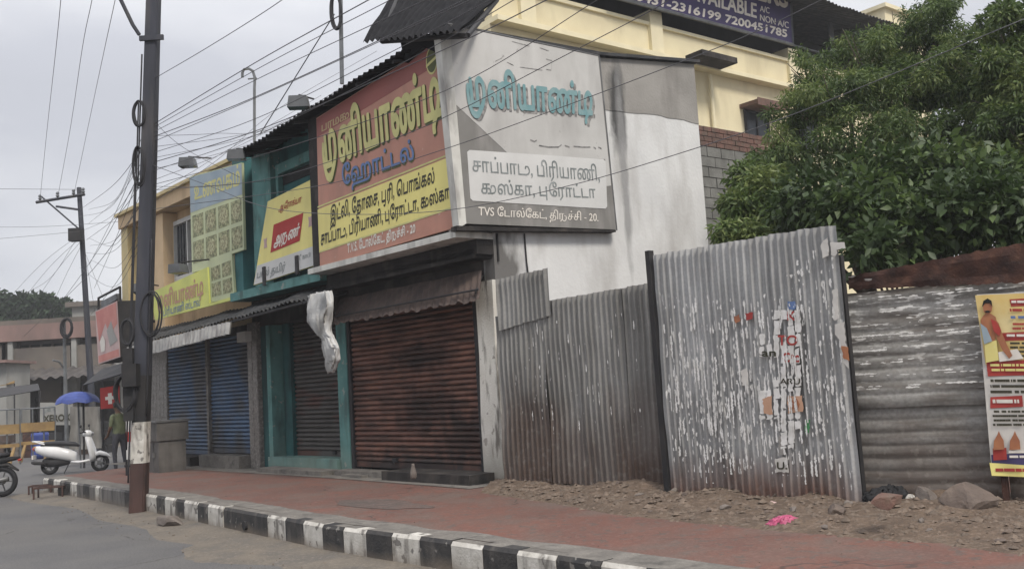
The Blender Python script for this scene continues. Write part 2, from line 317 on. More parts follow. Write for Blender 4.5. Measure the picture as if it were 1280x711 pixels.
M['cloth'] = mk('cloth', (.5,.5,.49), (.36,.36,.355), 5, dirt=(.25,.24,.22), ds=6, dst=(1,1,.5), bump=.3)
M['tarp'] = mk('tarp', (.095,.07,.06), (.06,.045,.04), 4, dirt=(.04,.03,.03), ds=4, dst=(1,1,.3), rough=.9, bump=.3)
M['fringe'] = mk('fringe', (.38,.38,.37), (.28,.28,.28), 6, dirt=(.12,.11,.11), ds=8, rough=.7)
M['stone'] = mk('stone', (.19,.165,.145), (.13,.11,.1), 4, dirt=(.09,.075,.065), ds=5, dst=(1,1,1), bump=.6, bs=25)
M['stonebrown'] = mk('stonebrown', (.15,.115,.095), (.1,.08,.07), 4, dirt=(.2,.16,.13), ds=6, dst=(1,1,1), bump=.6, bs=25)
M['gravel'] = mk('gravel', (.175,.135,.105), (.1,.078,.062), 7, bump=.3)
M['pink'] = mk('pink', (.5,.1,.2), (.36,.07,.15), 8, rough=.4)
M['scootwhite'] = mk('scootwhite', (.7,.7,.7), (.62,.62,.62), 3, rough=.25, bump=0, spec=.5)
M['rubber'] = plain('rubber', (.02,.02,.022), .85)
M['seat'] = plain('seat', (.025,.025,.028), .6)
M['chrome'] = plain('chrome', (.4,.4,.4), .3, .8)
M['lampred'] = plain('lampred', (.4,.03,.02), .3)
M['lamporange'] = plain('lamporange', (.6,.25,.04), .3)
M['scrapwhite'] = mk('scrapwhite', (.75,.74,.72), (.6,.59,.56), 8, rough=.8, bump=.2)
M['skin'] = plain('skin', (.13,.07,.045), .6)
M['shirt'] = mk('shirt', (.12,.135,.075), (.085,.1,.06), 8, rough=.9)
M['trousers'] = plain('trousers', (.05,.05,.06), .9)
M['hair'] = plain('hair', (.012,.012,.012), .7)
M['blue'] = mk('blue', (.05,.08,.28), (.035,.055,.2), 3, rough=.6)
M['barrier'] = mk('barrier', (.3,.2,.08), (.2,.13,.06), 3, rough=.6)
M['adred'] = mk('adred', (.52,.2,.16), (.42,.11,.09), 1.8, rough=.45, bump=0)
M['adpale'] = mk('adpale', (.5,.36,.34), (.42,.28,.27), 3, rough=.45, bump=0)
M['signalred'] = plain('signalred', (.38,.04,.035))
M['farwall'] = mk('farwall', (.17,.148,.128), (.11,.098,.086), .6, dirt=(.09,.08,.075), ds=.5, dst=(1,1,.5), bump=.1)
M['farpink'] = mk('farpink', (.25,.165,.15), (.18,.125,.11), .8, dirt=(.15,.11,.1), ds=1, bump=.1)
M['farwhite'] = mk('farwhite', (.3,.3,.285), (.22,.22,.21), 1, bump=.1)
M['fartile'] = mk('fartile', (.1,.09,.085), (.065,.06,.058), 2, bump=.3)
M['roofdark'] = mk('roofdark', (.022,.022,.024), (.014,.014,.016), 3, rough=1, spec=.05, bump=.3); M['tealshade'] = mk('tealshade', (.025,.095,.095), (.018,.06,.062), 2.5, dirt=(.012,.02,.02), ds=3, dst=(1,1,.3))  # second one: teal with the recess's shade put into its colour
M['poster_y'] = mk('poster_y', (.6,.42,.13), (.66,.55,.28), 3, rough=.5, bump=.1, bs=12)
M['poster_w'] = mk('poster_w', (.6,.58,.54), (.5,.48,.45), 5, rough=.5, bump=.1, bs=12)
M['poster_r'] = mk('poster_r', (.38,.05,.04), (.3,.04,.035), 5, rough=.5, bump=.1, bs=12)
M['poster_b'] = mk('poster_b', (.06,.05,.13), (.05,.04,.1), 5, rough=.5, bump=.1, bs=12)
M['poster_s'] = mk('poster_s', (.38,.16,.075), (.28,.11,.06), 9, rough=.5, bump=.1, bs=12)
M['poster_g'] = mk('poster_g', (.2,.2,.19), (.34,.33,.31), 60, (1,1,3), rough=.5, bump=0)
M['green'] = plain('green', (.07,.25,.1))
M['oliveprint'] = mk('oliveprint', (.17,.18,.07), (.12,.13,.055), 20, rough=.6, bump=0)
M['pinkprint'] = plain('pinkprint', (.5,.3,.2))

# ------------------------------------------------------------------ lettering (flat print cut as thin sheets)
_gc = {}
def outlines(body):
    """closed outlines of a string, sampled from the font's own curves"""
    if body in _gc: return _gc[body]
    cu = bpy.data.curves.new('t', 'FONT'); cu.body = body
    o = bpy.data.objects.new('t', cu); COL.objects.link(o); bpy.context.view_layer.update()
    cc = o.to_curve(bpy.context.evaluated_depsgraph_get()); out = []
    for sp_ in cc.splines:
        P = []; bp_ = list(sp_.bezier_points) if sp_.type == 'BEZIER' else []
        if bp_:
            for i, p in enumerate(bp_):
                q = bp_[(i+1) % len(bp_)]; A, B_, C_, D_ = p.co, p.handle_right, q.handle_left, q.co
                for k in range(5):
                    t = k/5; v = A*(1-t)**3+B_*3*t*(1-t)**2+C_*3*t*t*(1-t)+D_*t**3; P.append((v.x, v.y))
        else: P = [(p.co.x, p.co.y) for p in sp_.points]
        out.append(P)
    o.to_curve_clear(); bpy.data.objects.remove(o); bpy.data.curves.remove(cu)
    _gc[body] = out; return out
def _adv(prefix):
    if not prefix: return 0
    return max(p[0] for L in outlines(prefix + 'I') for p in L) - max(p[0] for L in outlines('I') for p in L)
def ribbon(pts, wd, lift0=0.0):
    """a brush stroke: smooth path swept to a flat band, rising slightly so it never shares a plane with itself"""
    P = [Vector((*p, 0)) for p in pts]; Q = [P[0]*2-P[1]] + P + [P[-1]*2-P[-2]]; o = []
    for i in range(1, len(Q)-2):
        for k in range(6):
            t = k/6; a, b, c, d = Q[i-1:i+3]; o.append(.5*((2*b)+(-a+c)*t+(2*a-5*b+4*c-d)*t*t+(-a+3*b-3*c+d)*t**3))
    o.append(P[-1]); v = []; f = []
    for i, p in enumerate(o):
        t = (o[min(i+1, len(o)-1)]-o[max(i-1, 0)]).normalized(); n_ = Vector((-t.y, t.x, 0))*wd/2; v += [(p+n_)[:2], (p-n_)[:2]]
    for i in range(len(o)-1): f.append((2*i, 2*i+1, 2*i+3, 2*i+2))
    return v, f
def custom(pair, x, wd):
    if pair in ('கு', 'டு', 'ரு', 'பு', 'பூ'):
        g = outlines(pair[0]); w_ = max(p[0] for L in g for p in L); st = [('raw', [[(a+x, b) for a, b in L] for L in g], 0)]; w = x+w_
        if pair[0] == 'ப': t = [(w-.05,.1),(w-.05,-.05),(w-.05,-.22)] if pair[1] == 'ு' else [(w-.05,.1),(w-.05,-.1),(w-.12,-.22),(w-.3,-.2)]
        else: t = [(w-.14,.035),(w+.1,.035),(w+.28,.11),(w+.33,.28),(w+.22,.44),(w+.04,.42),(w+.02,.3)] if pair[0] != 'ர' else [(w-.2,.0),(w-.08,-.12),(w+.14,-.1),(w+.26,.1),(w+.2,.3),(w+.02,.33)]
        v, f = ribbon(t, wd*.85); st.append((v, f, 1)); return st, _adv(pair[0]) + (.06 if pair[0] == 'ப' else .4)
    if pair == 'மு':
        st = [[(x+.22,.56),(x+.22,.3),(x+.22,.0)], [(x+.2,.03),(x+.4,.03),(x+.54,.03)], [(x+.5,.0),(x+.5,.3),(x+.52,.5),(x+.66,.56),(x+.8,.48),(x+.83,.25),(x+.74,.06),(x+.6,-.08),(x+.42,-.2),(x+.2,-.16),(x+.08,.03),(x+.05,.25),(x+.09,.42)]]; w_ = .98
    else:
        st = [[(x+.12,.56),(x+.12,.3),(x+.12,.0)], [(x+.09,.03),(x+.4,.03),(x+.86,.03)], [(x+.52,.03),(x+.45,.2),(x+.46,.42),(x+.58,.55),(x+.74,.5),(x+.8,.3),(x+.72,.1),(x+.58,-.03),(x+.5,-.14),(x+.5,-.24)]]; w_ = 1.0
    out = []
    for i, q in enumerate(st): v, f = ribbon(q, wd if i != 1 else wd*.9); out.append((v, f, i+1))
    return out, w_
def fillrows(groups, bold, res):
    """non-zero fill of outline groups as thin rows: returns (y0, y1, x0, x1)"""
    ys = [p[1] for g in groups for L in g for p in L]; y0, y1 = min(ys)-bold, max(ys)+bold; n = max(4, int((y1-y0)*res)); h = (y1-y0)/n
    def spans(y):
        out = []
        for g in groups:
            cr = []
            for L in g:
                for i in range(len(L)):
                    (ax_, ay), (bx_, by) = L[i-1], L[i]
                    if (ay <= y) != (by <= y): cr.append((ax_+(bx_-ax_)*(y-ay)/(by-ay), 1 if by > ay else -1))
            cr.sort(); wn_ = 0
            for x, s_ in cr:
                if wn_ == 0: st = x
                wn_ += s_
                if wn_ == 0 and x > st: out.append((st, x))
        return out
    sp_ = [spans(y0+(i+.5)*h) for i in range(n)]; rows = []; k = int(bold/h+.5)
    for i in range(n):
        al = []
        for j in range(max(0, i-k), min(n, i+k+1)):
            e = math.sqrt(max(0, bold*bold-((j-i)*h)**2)); al += [(a-e, b+e) for a, b in sp_[j]]
        al.sort(); cur = None
        for a, b in al:
            if cur and a <= cur[1]: cur[1] = max(cur[1], b)
            else:
                if cur: rows.append((y0+i*h, y0+(i+1)*h, *cur))
                cur = [a, b]
        if cur: rows.append((y0+i*h, y0+(i+1)*h, *cur))
    return rows
def lettering(thing, body, q, frame, y, mat, bold=.02, name='lettering', parent=None, big=False):
    """q: px corners baseline-left, baseline-right, top-right, top-left of the letters' x-height"""
    groups = []; extra = 0; i = 0; start = 0; tamil_ = any('\u0b80' < c < '\u0bff' for c in body)
    if tamil_:
        while i < len(body):
            pr_ = body[i:i+2]
            if pr_ in ('மு', 'டி', 'கு', 'டு', 'ரு', 'பு', 'பூ'):
                if body[start:i]:
                    off = _adv(body[:start])+extra; groups.append([[(x+off, yy_) for x, yy_ in L] for L in outlines(body[start:i])])
                st, w_ = custom(pr_, _adv(body[:i])+extra, .085 if big else .075)
                for v, f, _l in st: groups += [f] if v == 'raw' else [[[v[k] for k in ff]] for ff in f]
                extra += w_ - (_adv(body[:i+2])-_adv(body[:i])); i += 2; start = i
            else: i += 1
        if body[start:]: off = _adv(body[:start])+extra; groups.append([[(x+off, yy_) for x, yy_ in L] for L in outlines(body[start:])])
    else: groups = [outlines(body)]
    hpx = abs(q[3][1]-q[0][1]); rows = fillrows(groups, bold, max(24, min(90, hpx*3)))
    x0 = min(r[2] for r in rows); x1 = max(r[3] for r in rows)
    tamil = any('\u0b80' < c < '\u0bff' for c in body); xh = .565 if tamil else .7
    c = [frame.px(a, b, y) for a, b in q]; mb = MB()
    def mapp(a, b):
        u = (a-x0)/(x1-x0); t = b/xh
        bx = c[0][0]*(1-u)+c[1][0]*u; bz = c[0][1]*(1-u)+c[1][1]*u; tx = c[3][0]*(1-u)+c[2][0]*u; tz = c[3][1]*(1-u)+c[2][1]*u
        return (bx+(tx-bx)*t, y, bz+(tz-bz)*t)
    for (ya, yb_, xa, xb) in rows: mb.add([mapp(xa, ya), mapp(xb, ya), mapp(xb, yb_), mapp(xa, yb_)], [(0,1,2,3)])
    return thing.part(name, mb, mat, frame=frame, parent=parent, kind='stuff')
def quadpx(frame, pts, y): return [frame.px(a, b, y) for a, b in pts]

# ================================================================== SETTING
kerb_px = [(54,597),(104,604.5),(181,617),(262,630.5),(334,643),(403,655),(490,666.5),(565,676),(660,690),(753,703)]
KP = [gp(x, y, ZP) for x, y in kerb_px]
dlast = (KP[-1]-KP[-3]).normalized(); KP += [KP[-1]+dlast*1.2, KP[-1]+dlast*5]
mb = MB(); mb.add([(-300,-60,-.03),(300,-60,-.03),(300,500,-.03),(-300,500,-.03)], [(0,1,2,3)])
single('ground', None, None, mb, M['sand'], kind='structure', base=(0,0,0))
mb = MB(); mb.grid(lambda u, v: (-62+u*75, -12+v*52, .0), 8, 8)
single('road', None, None, mb, M['asphalt'], kind='structure', base=(0,0,0))
# windblown sand against the kerb foot
def kn(i):
    a = KP[max(i-1,0)]; b = KP[min(i+1,len(KP)-1)]; t = (b-a).normalized(); return Vector((-t.y, t.x, 0)) * (-1 if (-t.y*KP[i].x + t.x*KP[i].y) > 0 else 1)
mb = MB(); n = len(KP)
KPs = []
for i in range(n-1):
    for j in range(8): KPs.append((KP[i].lerp(KP[i+1], j/8), kn(i).lerp(kn(i+1), j/8)))
rows = []
for i, (p, nn) in enumerate(KPs):
    wd = .75 + .5*noise.noise(Vector((i*.13, 3, 0))) + (.25 if i > 30 else 0)
    rows.append([(p.x+nn.x*wd*k/5-nn.x*.02, p.y+nn.y*wd*k/5-nn.y*.02, (.03, .02, .013, .008, .004, -.002)[k] + .004*(1 if k < 5 else 0)*noise.noise(Vector((i*.9, k, 1)))) for k in range(6)])
mb.add([p for r in rows for p in r], [(i*6+k, (i+1)*6+k, (i+1)*6+k+1, i*6+k+1) for i in range(len(rows)-1) for k in range(5)])
single('sand_drift', None, None, mb, M['sand'], kind='structure', smooth=True, base=(0,0,0))
# pavement: red painted concrete
E1 = gp(165, 583, ZP)
inner = [(-.6, 14.5), (-10, 25.0), (E1.x, E1.y)]
kk = [(p.x - kn(i).x*.14, p.y - kn(i).y*.14) for i, p in enumerate(KP)]
mb = MB()
back = [(9, 6), (6, 12), (2, 15), (-6, 22), (-8.3, 24), (E1.x, E1.y)]
mb.slab([(p[0], p[1]) for p in kk] + back, -.02, ZP)
pav = single('pavement', None, None, mb, M['redpave'], kind='structure', base=(0,0,0))
# grey cement border just behind the kerb
mb = MB()
o1 = [(p.x - kn(i).x*.139, p.y - kn(i).y*.139) for i, p in enumerate(KP)]
for i in range(len(KP)-1):
    for j in range(6):
        a = KP[i].lerp(KP[i+1], j/6); b = KP[i].lerp(KP[i+1], (j+1)/6); na, nb = kn(i).lerp(kn(i+1), j/6), kn(i).lerp(kn(i+1), (j+1)/6)
        wa = .26+.1*noise.noise(Vector((a.x*1.5, a.y*1.5, 0))); wb = .26+.1*noise.noise(Vector((b.x*1.5, b.y*1.5, 0)))
        mb.add([(a.x-na.x*.139,a.y-na.y*.139,ZP+.004),(b.x-nb.x*.139,b.y-nb.y*.139,ZP+.004),(b.x-nb.x*(.139+wb),b.y-nb.y*(.139+wb),ZP+.004),(a.x-na.x*(.139+wa),a.y-na.y*(.139+wa),ZP+.004)], [(0,1,2,3)])
single('pavement_margin', None, None, mb, M['cement'], kind='structure', base=(0,0,0))
# cement apron before the shop fronts and a patch in the red surface
def blob(cx, cy, rx, ry, z, mat, name, ang=0, seed=0):
    mb = MB(); vs = [(cx, cy, z)]; k = 28
    for i in range(k):
        a = 2*math.pi*i/k; r = 1+.35*noise.noise(Vector((math.cos(a)*1.5, math.sin(a)*1.5, seed)))
        x, y = rx*r*math.cos(a), ry*r*math.sin(a); vs.append((cx+x*math.cos(ang)-y*math.sin(ang), cy+x*math.sin(ang)+y*math.cos(ang), z))
    mb.add(vs, [(0, i+1, (i+1)%k+1) for i in range(k)]); return single(name, None, None, mb, mat, kind='structure')
M['patch'] = mk('patch', (.11,.08,.07), (.085,.07,.062), 4, dirt=(.14,.085,.07), ds=3, dst=(1,1,1), bump=.4, grain=(40,.4,(.07,.055,.05)))
p = gp(475, 630, ZP); blob(p.x, p.y, .85, .3, ZP+.004, M['patch'], 'pavement_patch', FF.ang, 2)
mb = MB(); mb.add([FF_p for FF_p in [tuple(FF.M @ Vector(q)) for q in ((-14,-.75,ZP+.008),(-3.2,-.62,ZP+.008),(.1,-.72,ZP+.008),(.1,.3,ZP+.008),(-14,.3,ZP+.008))]], [(0,1,2,3,4)])
single('cement_apron', None, None, mb, M['cement'], kind='structure', base=(0,0,0))
# kerb stones, each a painted block with a rounded arris
kerb = bpy.data.objects.new('kerb', None); COL.objects.link(kerb); kerb['kind'] = 'structure'
seglen = [0]
for i in range(len(KP)-1): seglen.append(seglen[-1]+(KP[i+1]-KP[i]).length)
def kat(s):
    s = max(0, min(seglen[-1]-.001, s))
    for i in range(len(KP)-1):
        if s <= seglen[i+1]:
            t = (s-seglen[i])/(seglen[i+1]-seglen[i]); return KP[i].lerp(KP[i+1], t), kn(i).lerp(kn(i+1), t).normalized()
def spx(x):                                      # length along the kerb seen at picture column x
    best = None
    for k in range(2000):
        s = seglen[-1]*k/2000; p, _ = kat(s); q = ROT_W.transposed() @ (p-EYE); X = 640 + FPX*q.x/(-q.z)
        if best is None or abs(X-x) < best[0]: best = (abs(X-x), s)
    return best[1]
bnd = [54,60,67,75,79,88,96,104,112,119,127,142,156,166,181,195.5,206,219,230,247,260,279,300,334,356,379,403,429,458,490,525,563.6,603,646,695,751,805]
kol = 'WBWGKWGKGWGGKGWKWKWKWKKWKWKWKWKWKWKW'
ss = [spx(x) for x in bnd]; ss += [ss[-1]+.34*k for k in range(1, 9)]; kol += 'KWKWKWKW'
KM = {'W': M['kerbwhite'], 'K': M['kerbblack'], 'G': M['kerbgrey'], 'B': M['kerbblack']}
for i in range(len(ss)-1):
    a, b = ss[i]+.004, ss[i+1]-.004
    if b-a < .03: continue
    prof = [(0,-.05),(.004,ZP-.03),(-.02,ZP+.003),(-.14,ZP+.005),(-.14,-.05)]
    mb = MB(); secs = []; j = .006*random.uniform(-1,1); jz = .006*random.uniform(-1,1)
    ns_ = 3 if b-a > .2 else 2
    for k in range(ns_):
        p, nn = kat(a+(b-a)*k/(ns_-1)); secs.append([(p.x+nn.x*(o_+j), p.y+nn.y*(o_+j), z_+(jz if z_ > 0 else 0)) for o_, z_ in prof])
    mb.rings(secs)
    for t in range(len(mb.f)):                   # bare cement on top
        zz = [mb.v[v][2] for v in mb.f[t]]
        if min(zz) > ZP-.035 and len(mb.f[t]) == 4 and random.random() < .9 and max(zz)-min(zz) < .012: mb.m[t] = 1
    o = bpy.data.objects.new('kerb_stone', mb.mesh('kerb_stone', [KM[kol[i % len(kol)]], M['cement']])); COL.objects.link(o); o.parent = kerb
# drain outlet in the kerb
p, nn = kat(spx(307)); mb = MB()
mb.tube([(p.x+nn.x*.03, p.y+nn.y*.03, .11), (p.x-nn.x*.05, p.y-nn.y*.05, .11)], .055, 12)
single('drain_outlet', 'small dark round drain hole low in a black stretch of the kerb face', 'drain', mb, M['poleblack'])
p, nn = kat(spx(83)); mb = MB()
mb.box(p.x-.14, p.x+.1, p.y-.05, p.y+.05, .03, .22)
single('drain_grate', 'dark square drain opening in the far worn end of the kerb', 'drain', mb, M['poleblack'])
# dirt verge between the red pavement and the sheet fence
ipx = [(600,616),(640,622),(700,632),(780,646),(860,654),(960,664),(1092,677),(1190,686),(1290,696)]
IN = [gp(x, y, ZP) for x, y in ipx]; IN.append(IN[-1] + (IN[-1]-IN[-2])*6)
OUT = [Vector((-.35,13.0,0)), Vector((-.1,12.9,0)), Vector((.55,12.25,0)), Vector((1.2,11.7,0)), Vector((1.9,11.0,0)), Vector((2.6,10.1,0)), Vector((3.35,9.5,0)), Vector((4.3,8.9,0)), Vector((5.2,8.4,0)), Vector((12,5.5,0))]
mb = MB(); nu, nv = 90, 22
def verge(u, v):
    t = u*(len(IN)-1); i = min(int(t), len(IN)-2); a = IN[i].lerp(IN[i+1], t-i); b = OUT[i].lerp(OUT[i+1], t-i)
    a = a + (b-a)*(.04*noise.noise(Vector((a.x*2.2, a.y*2.2, 4))))
    p = a.lerp(b, v); h = noise.noise(Vector((p.x*2, p.y*2, 0)))*.03 + noise.noise(Vector((p.x*7, p.y*7, 3)))*.018 + noise.noise(Vector((p.x*19, p.y*19, 3)))*.007
    return (p.x, p.y, ZP - .012 + min(1, v*4)*(.065 + h*1.6) + v*.02 + max(0, v-.45)*max(0, .05+.3*noise.noise(Vector((p.x*1.3+5, p.y*1.3, 7)))))
mb.grid(verge, nu, nv)
single('dirt_verge', None, None, mb, M['dirt'], kind='structure', smooth=True, base=(0,0,0))
def pebble(mb, x, y, z, r, fl=.6):
    q = [Vector((math.cos(a)*r*random.uniform(.7,1.2), math.sin(a)*r*random.uniform(.7,1.2), random.uniform(-.2,.2)*r)) for a in (0,1.3,2.5,3.8,5)]
    vs = [(x+v.x, y+v.y, z+v.z) for v in q] + [(x, y, z+r*fl), (x, y, z-r*.4)]
    mb.add(vs, [(i,(i+1)%5,5) for i in range(5)] + [((i+1)%5,i,6) for i in range(5)])
mb = MB()
for k in range(2900):
    u, v = random.uniform(.06, .93), random.random()**.8; x, y, z = verge(u, v); pebble(mb, x, y, z, random.choice((.008,.009,.011,.014,.02,.03,.045))*random.uniform(.6,1.2))
for k in range(500):
    s = random.uniform(0, seglen[-1]); p, nn = kat(s); d = random.random()**2*1.0; pebble(mb, p.x+nn.x*(d+.03), p.y+nn.y*(d+.03), .012, random.uniform(.004,.014))
for k in range(160):
    s = random.uniform(3, seglen[-1]); p, nn = kat(s); d = random.uniform(.2,2.6); pebble(mb, p.x-nn.x*d, p.y-nn.y*d, ZP+.003, random.uniform(.004,.011))
single('gravel', None, None, mb, M['gravel'], kind='stuff', base=(0,0,0))
# ================================================================== HOTEL BUILDING
exec_parts = True
EO = .6                                           # how far the upper storey juts over the shutters
zs0, zroof = 3.70, 6.42
H = Thing('hotel_building', 'two storey teal and white corner hotel with dark sheet roof and closed rusty shutter', 'building', FF, (-3.5, 0, ZP))
X_ = lambda x, y=600: FF.px(x, y, 0)[0]
xc0, xc1 = X_(610), 0.0                           # white column
xs0, xs1 = X_(445), X_(607)                       # rusty shutter
xt0 = X_(430, 590)                                # teal column left edge
xg0, xg1 = FF.px(373, 575, .3)[0], xt0                      # grey shutter
xr0 = X_(330, 590)                                # teal bay left end
XL = -7.55
mb = MB()
prof = [(xc0-.0,.2),(xc1+.02,.2),(xc1+.03,1.0),(xc1-.02,1.9),(xc1,3.05),(xc0+.02,3.05),(xc0+.035,2.0),(xc0-.01,1.1)]
mb.prism(prof, -.06, .3); H.part('column', mb, M['columnwhite'], label='peeling white column at the corner')
mb = MB(); mb.box(xt0, xs0-.06, -.05, .35, .25, 3.0); H.part('column', mb, M['teallight'], label='worn teal column beside the rusty shutter')
mb = MB(); mb.box(xs0-.06, 0, .02, .3, 2.95, zs0-.02); mb.box(XL, xs0-.06, .02, .3, 3.0, zs0-.02)
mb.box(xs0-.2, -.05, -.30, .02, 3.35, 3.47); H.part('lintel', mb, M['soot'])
mb = MB()
mb.box(xs0-.06, xs0+.02, -.03, .1, .3, 2.95); H.part('shutter_guide', mb, M['blackmetal']); mb = MB(); mb.box(xs1-.04, xc0-.0, -.03, .1, .3, 2.95); H.part('shutter_guide', mb, M['blackmetal'])
# inner dark space and the back wall behind shutters
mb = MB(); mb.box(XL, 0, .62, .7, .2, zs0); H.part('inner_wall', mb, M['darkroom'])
def shutter(T, x0, x1, z0, z1, y, mat, pitch=.082, name='rolling_shutter', barmat=None, label=None):
    mb = MB(); mb.box(x0, x1, y-.02, y+.03, z0, z0+.09); root = T.part(name, mb, barmat or mat, label=label)
    sl = MB(); w = x1-x0; pr = [(.006,0),(-.02,.010),(-.034,.028),(-.034,.044),(-.022,.062),(.004,.072),(.008,pitch+.003)]
    sl.rings([[(0,a,b) for a, b in pr], [(w,a,b) for a, b in pr]], cap=False)
    me = sl.mesh('slat', mat); me.polygons.foreach_set('use_smooth', [True]*len(me.polygons))
    z = z0+.09
    while z < z1:
        T.inst('slat', me, (x0+random.uniform(-.003,.003), y+random.uniform(-.002,.002), z), parent=root, rot=(0, random.uniform(-.0012,.0012), 0)); z += pitch
    return root
sh = shutter(H, xs0+.02, xs1-.03, .40, 3.05, .04, M['rustslat'], label='rusty red rolling shutter with soot patches')
mb = MB(); mb.box(-2.75,-2.62,-.02,.02,.5,.56); mb.tube([(-2.72,-.03,.5),(-2.72,-.05,.47),(-2.66,-.05,.47),(-2.66,-.03,.5)],.008); H.part('shutter_lock', mb, M['blackmetal'], parent=sh)
# grey shutter of the teal bay and its dark recess
sh2 = shutter(H, xg0+.02, xg1, .52, 3.0, .30, M['greyslat'], label='dull grey rolling shutter with a brown band')
mb = MB(); mb.box(X_(402,575)-.05, X_(402,575)+.05, .25, .285, .56, .62); H.part('shutter_lock', mb, M['blackmetal'], parent=sh2)
mb = MB(); mb.box(xr0+.55, xg0+.02, .20, .34, .5, 3.0); H.part('inner_panel', mb, M['tealshade'])
mb = MB(); mb.box(xr0, xr0+.25, .02, .45, .25, 3.0); H.part('column', mb, M['tealshade']); mb = MB(); mb.box(xr0+.26, xr0+.42, .0, .45, .25, 3.0); H.part('column', mb, M['teallight'], label='thin teal column at the dark doorway')  # first one fills the dark gap, its shade put into the colour
mb = MB(); mb.box(xr0+.43, xt0-.01, -.12, .4, .26, .52); H.part('door_step', mb, M['teallight'])
mb = MB(); mb.box(X_(352,590), xt0+.1, -.5, -.125, .26, .36); H.part('door_step', mb, M['cement'])
# the two dark steps under the rusty shutter
mb = MB(); mb.box(X_(512,605), xc0+.22, -.5, .0, .26, .42); H.part('door_step', mb, M['soot'], label='dark raised step at the column end')
mb = MB(); mb.box(xs0-.15, X_(512,605)-.01, -.32, .0, .26, .37); mb.box(xs0+.3, xs0+.9, -.45, -.325, .26, .33); H.part('door_step', mb, M['cement'])
# upper storey
mb = MB(); mb.box(XL, 0.0, .0, .25, zs0+.012, 6.55); H.part('upper_wall', mb, M['teal'])
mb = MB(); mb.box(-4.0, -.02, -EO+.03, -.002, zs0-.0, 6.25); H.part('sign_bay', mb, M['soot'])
mb = MB(); mb.box(-4.05, .0, -EO-.05, .0, 3.61, 3.70); H.part('ledge', mb, M['frameivory'])
mb = MB(); mb.box(XL, -4.055, -.42, -.001, 3.52, 3.68); H.part('ledge', mb, M['teallight'])
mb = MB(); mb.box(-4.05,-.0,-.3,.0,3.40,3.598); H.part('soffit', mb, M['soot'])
# teal piers, beam and the dark window between them
pl, pr_ = FF.px(322,260,-.1)[0], FF.px(345,260,-.1)[0]
mb = MB(); mb.box(pl, pr_, -.2, -.001, 3.69, 6.3); H.part('column', mb, M['teallight'], label='upper teal pier')
mb = MB(); mb.box(XL, XL+.35, -.3, -.001, 3.69, 6.5); H.part('column', mb, M['teal'])
a, b = FF.px(353,209,-.02); c, d = FF.px(393,175,-.02)
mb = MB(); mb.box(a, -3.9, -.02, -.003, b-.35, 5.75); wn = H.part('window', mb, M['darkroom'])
mb = MB(); mb.box(a-.1, -3.9, -.12, -.021, 5.76, 5.95); mb.box(a-.1,a,-.12,-.021,4.7,5.76); H.part('frame', mb, M['teallight'], parent=wn)
# side wall: white below, grey cement render above with an uneven join
zj = lambda x: 5.80 + .035*math.sin(x*2.1) + .05*noise.noise(Vector((x*2.5, 1, 0))) - (.12 if x < 1.2 else 0)
xe = 4.53
mb = MB()
lowp = [(0, .1), (xe, .1)] + [(xe - (xe-0)*k/24, zj(xe-(xe)*k/24)) for k in range(25)]
mb.prism(lowp, .0, .25); mb.prism([(-EO,3.72),(0,3.72),(0,zj(0)),(-EO,zj(0))], .0, .2)
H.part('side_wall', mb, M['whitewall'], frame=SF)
mb = MB(); up_ = [(-EO, zj(0)), (0, zj(0))] + [(xe*k/24, zj(xe*k/24)) for k in range(1, 25)] + [(xe, 6.86), (2.3, 6.6), (-EO, 6.5)]
mb.prism(up_, -.008, .24); H.part('side_render', mb, M['greywall'], frame=SF)
mb = MB(); mb.box(.05,.07,-.03,-.001,3.3,3.7); mb.tube([(.55,-.02,3.72),(.56,-.02,3.3),(.62,-.02,2.6)], .012); H.part('conduit', mb, M['blackmetal'], frame=SF)
mb = MB(); mb.prism([(-EO-.05,6.51),(2.3,6.62),(xe+.08,6.88),(xe+.08,6.93),(2.3,6.67),(-EO-.05,6.58)], -.08, .3); H.part('wall_coping', mb, M['roofsheet'], frame=SF)
# corrugated main roof, seen from below at the eave
def csheet(x0, x1, p00, p10, p11, p01, pitch, amp, nv=4, th=.0, seed=0, sag=.0):
    """corrugated sheet; corners p00 (x0,v0) p10 p11 p01 are (x,y,z); ridges run along v"""
    mb = MB(); L = (Vector(p10)-Vector(p00)).length; n = max(4, int(L/pitch*6))
    P = [Vector(p) for p in (p00, p10, p11, p01)]
    nrm = (P[1]-P[0]).cross(P[3]-P[0]).normalized()
    def fn(u, v):
        p = (P[0].lerp(P[1], u)).lerp(P[3].lerp(P[2], u), v)
        a = amp*math.sin(u*L/pitch*2*math.pi) + sag*noise.noise(Vector((u*L*1.3, v*2.1, seed)))
        e = .0
        if v == 0 or v == 1: e = .012*noise.noise(Vector((u*L*3, v*9, seed+4)))
        return tuple(p + nrm*a + (P[3]-P[0]).normalized()*e)
    mb.grid(fn, n, nv); return mb
ze = 6.22
mb = csheet(0,0, (-6.3,-.86,6.1), (-.75,-.86,6.39), (-.75,.6,6.77), (-7.7,.6,6.5), .146, .028, 3, sag=.03)
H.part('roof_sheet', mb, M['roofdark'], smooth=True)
for k in range(7):
    xr = -6.1+k*1.0; zr_ = 6.1+.34*(xr+6.3)/6.45
    mb = MB(); mb.hexa([(xr,-.8,zr_-.06),(xr+.06,-.8,zr_-.06),(xr+.06,-.8,zr_-.015),(xr,-.8,zr_-.015)], [(xr,.0,zr_+.13),(xr+.06,.0,zr_+.13),(xr+.06,.0,zr_+.18),(xr,.0,zr_+.18)]); H.part('rafter', mb, M['blackmetal'])
mb = MB(); mb.box(-7.5,-.3,.3,4.6,6.3,6.44); H.part('roof_deck', mb, M['roofsheet'])
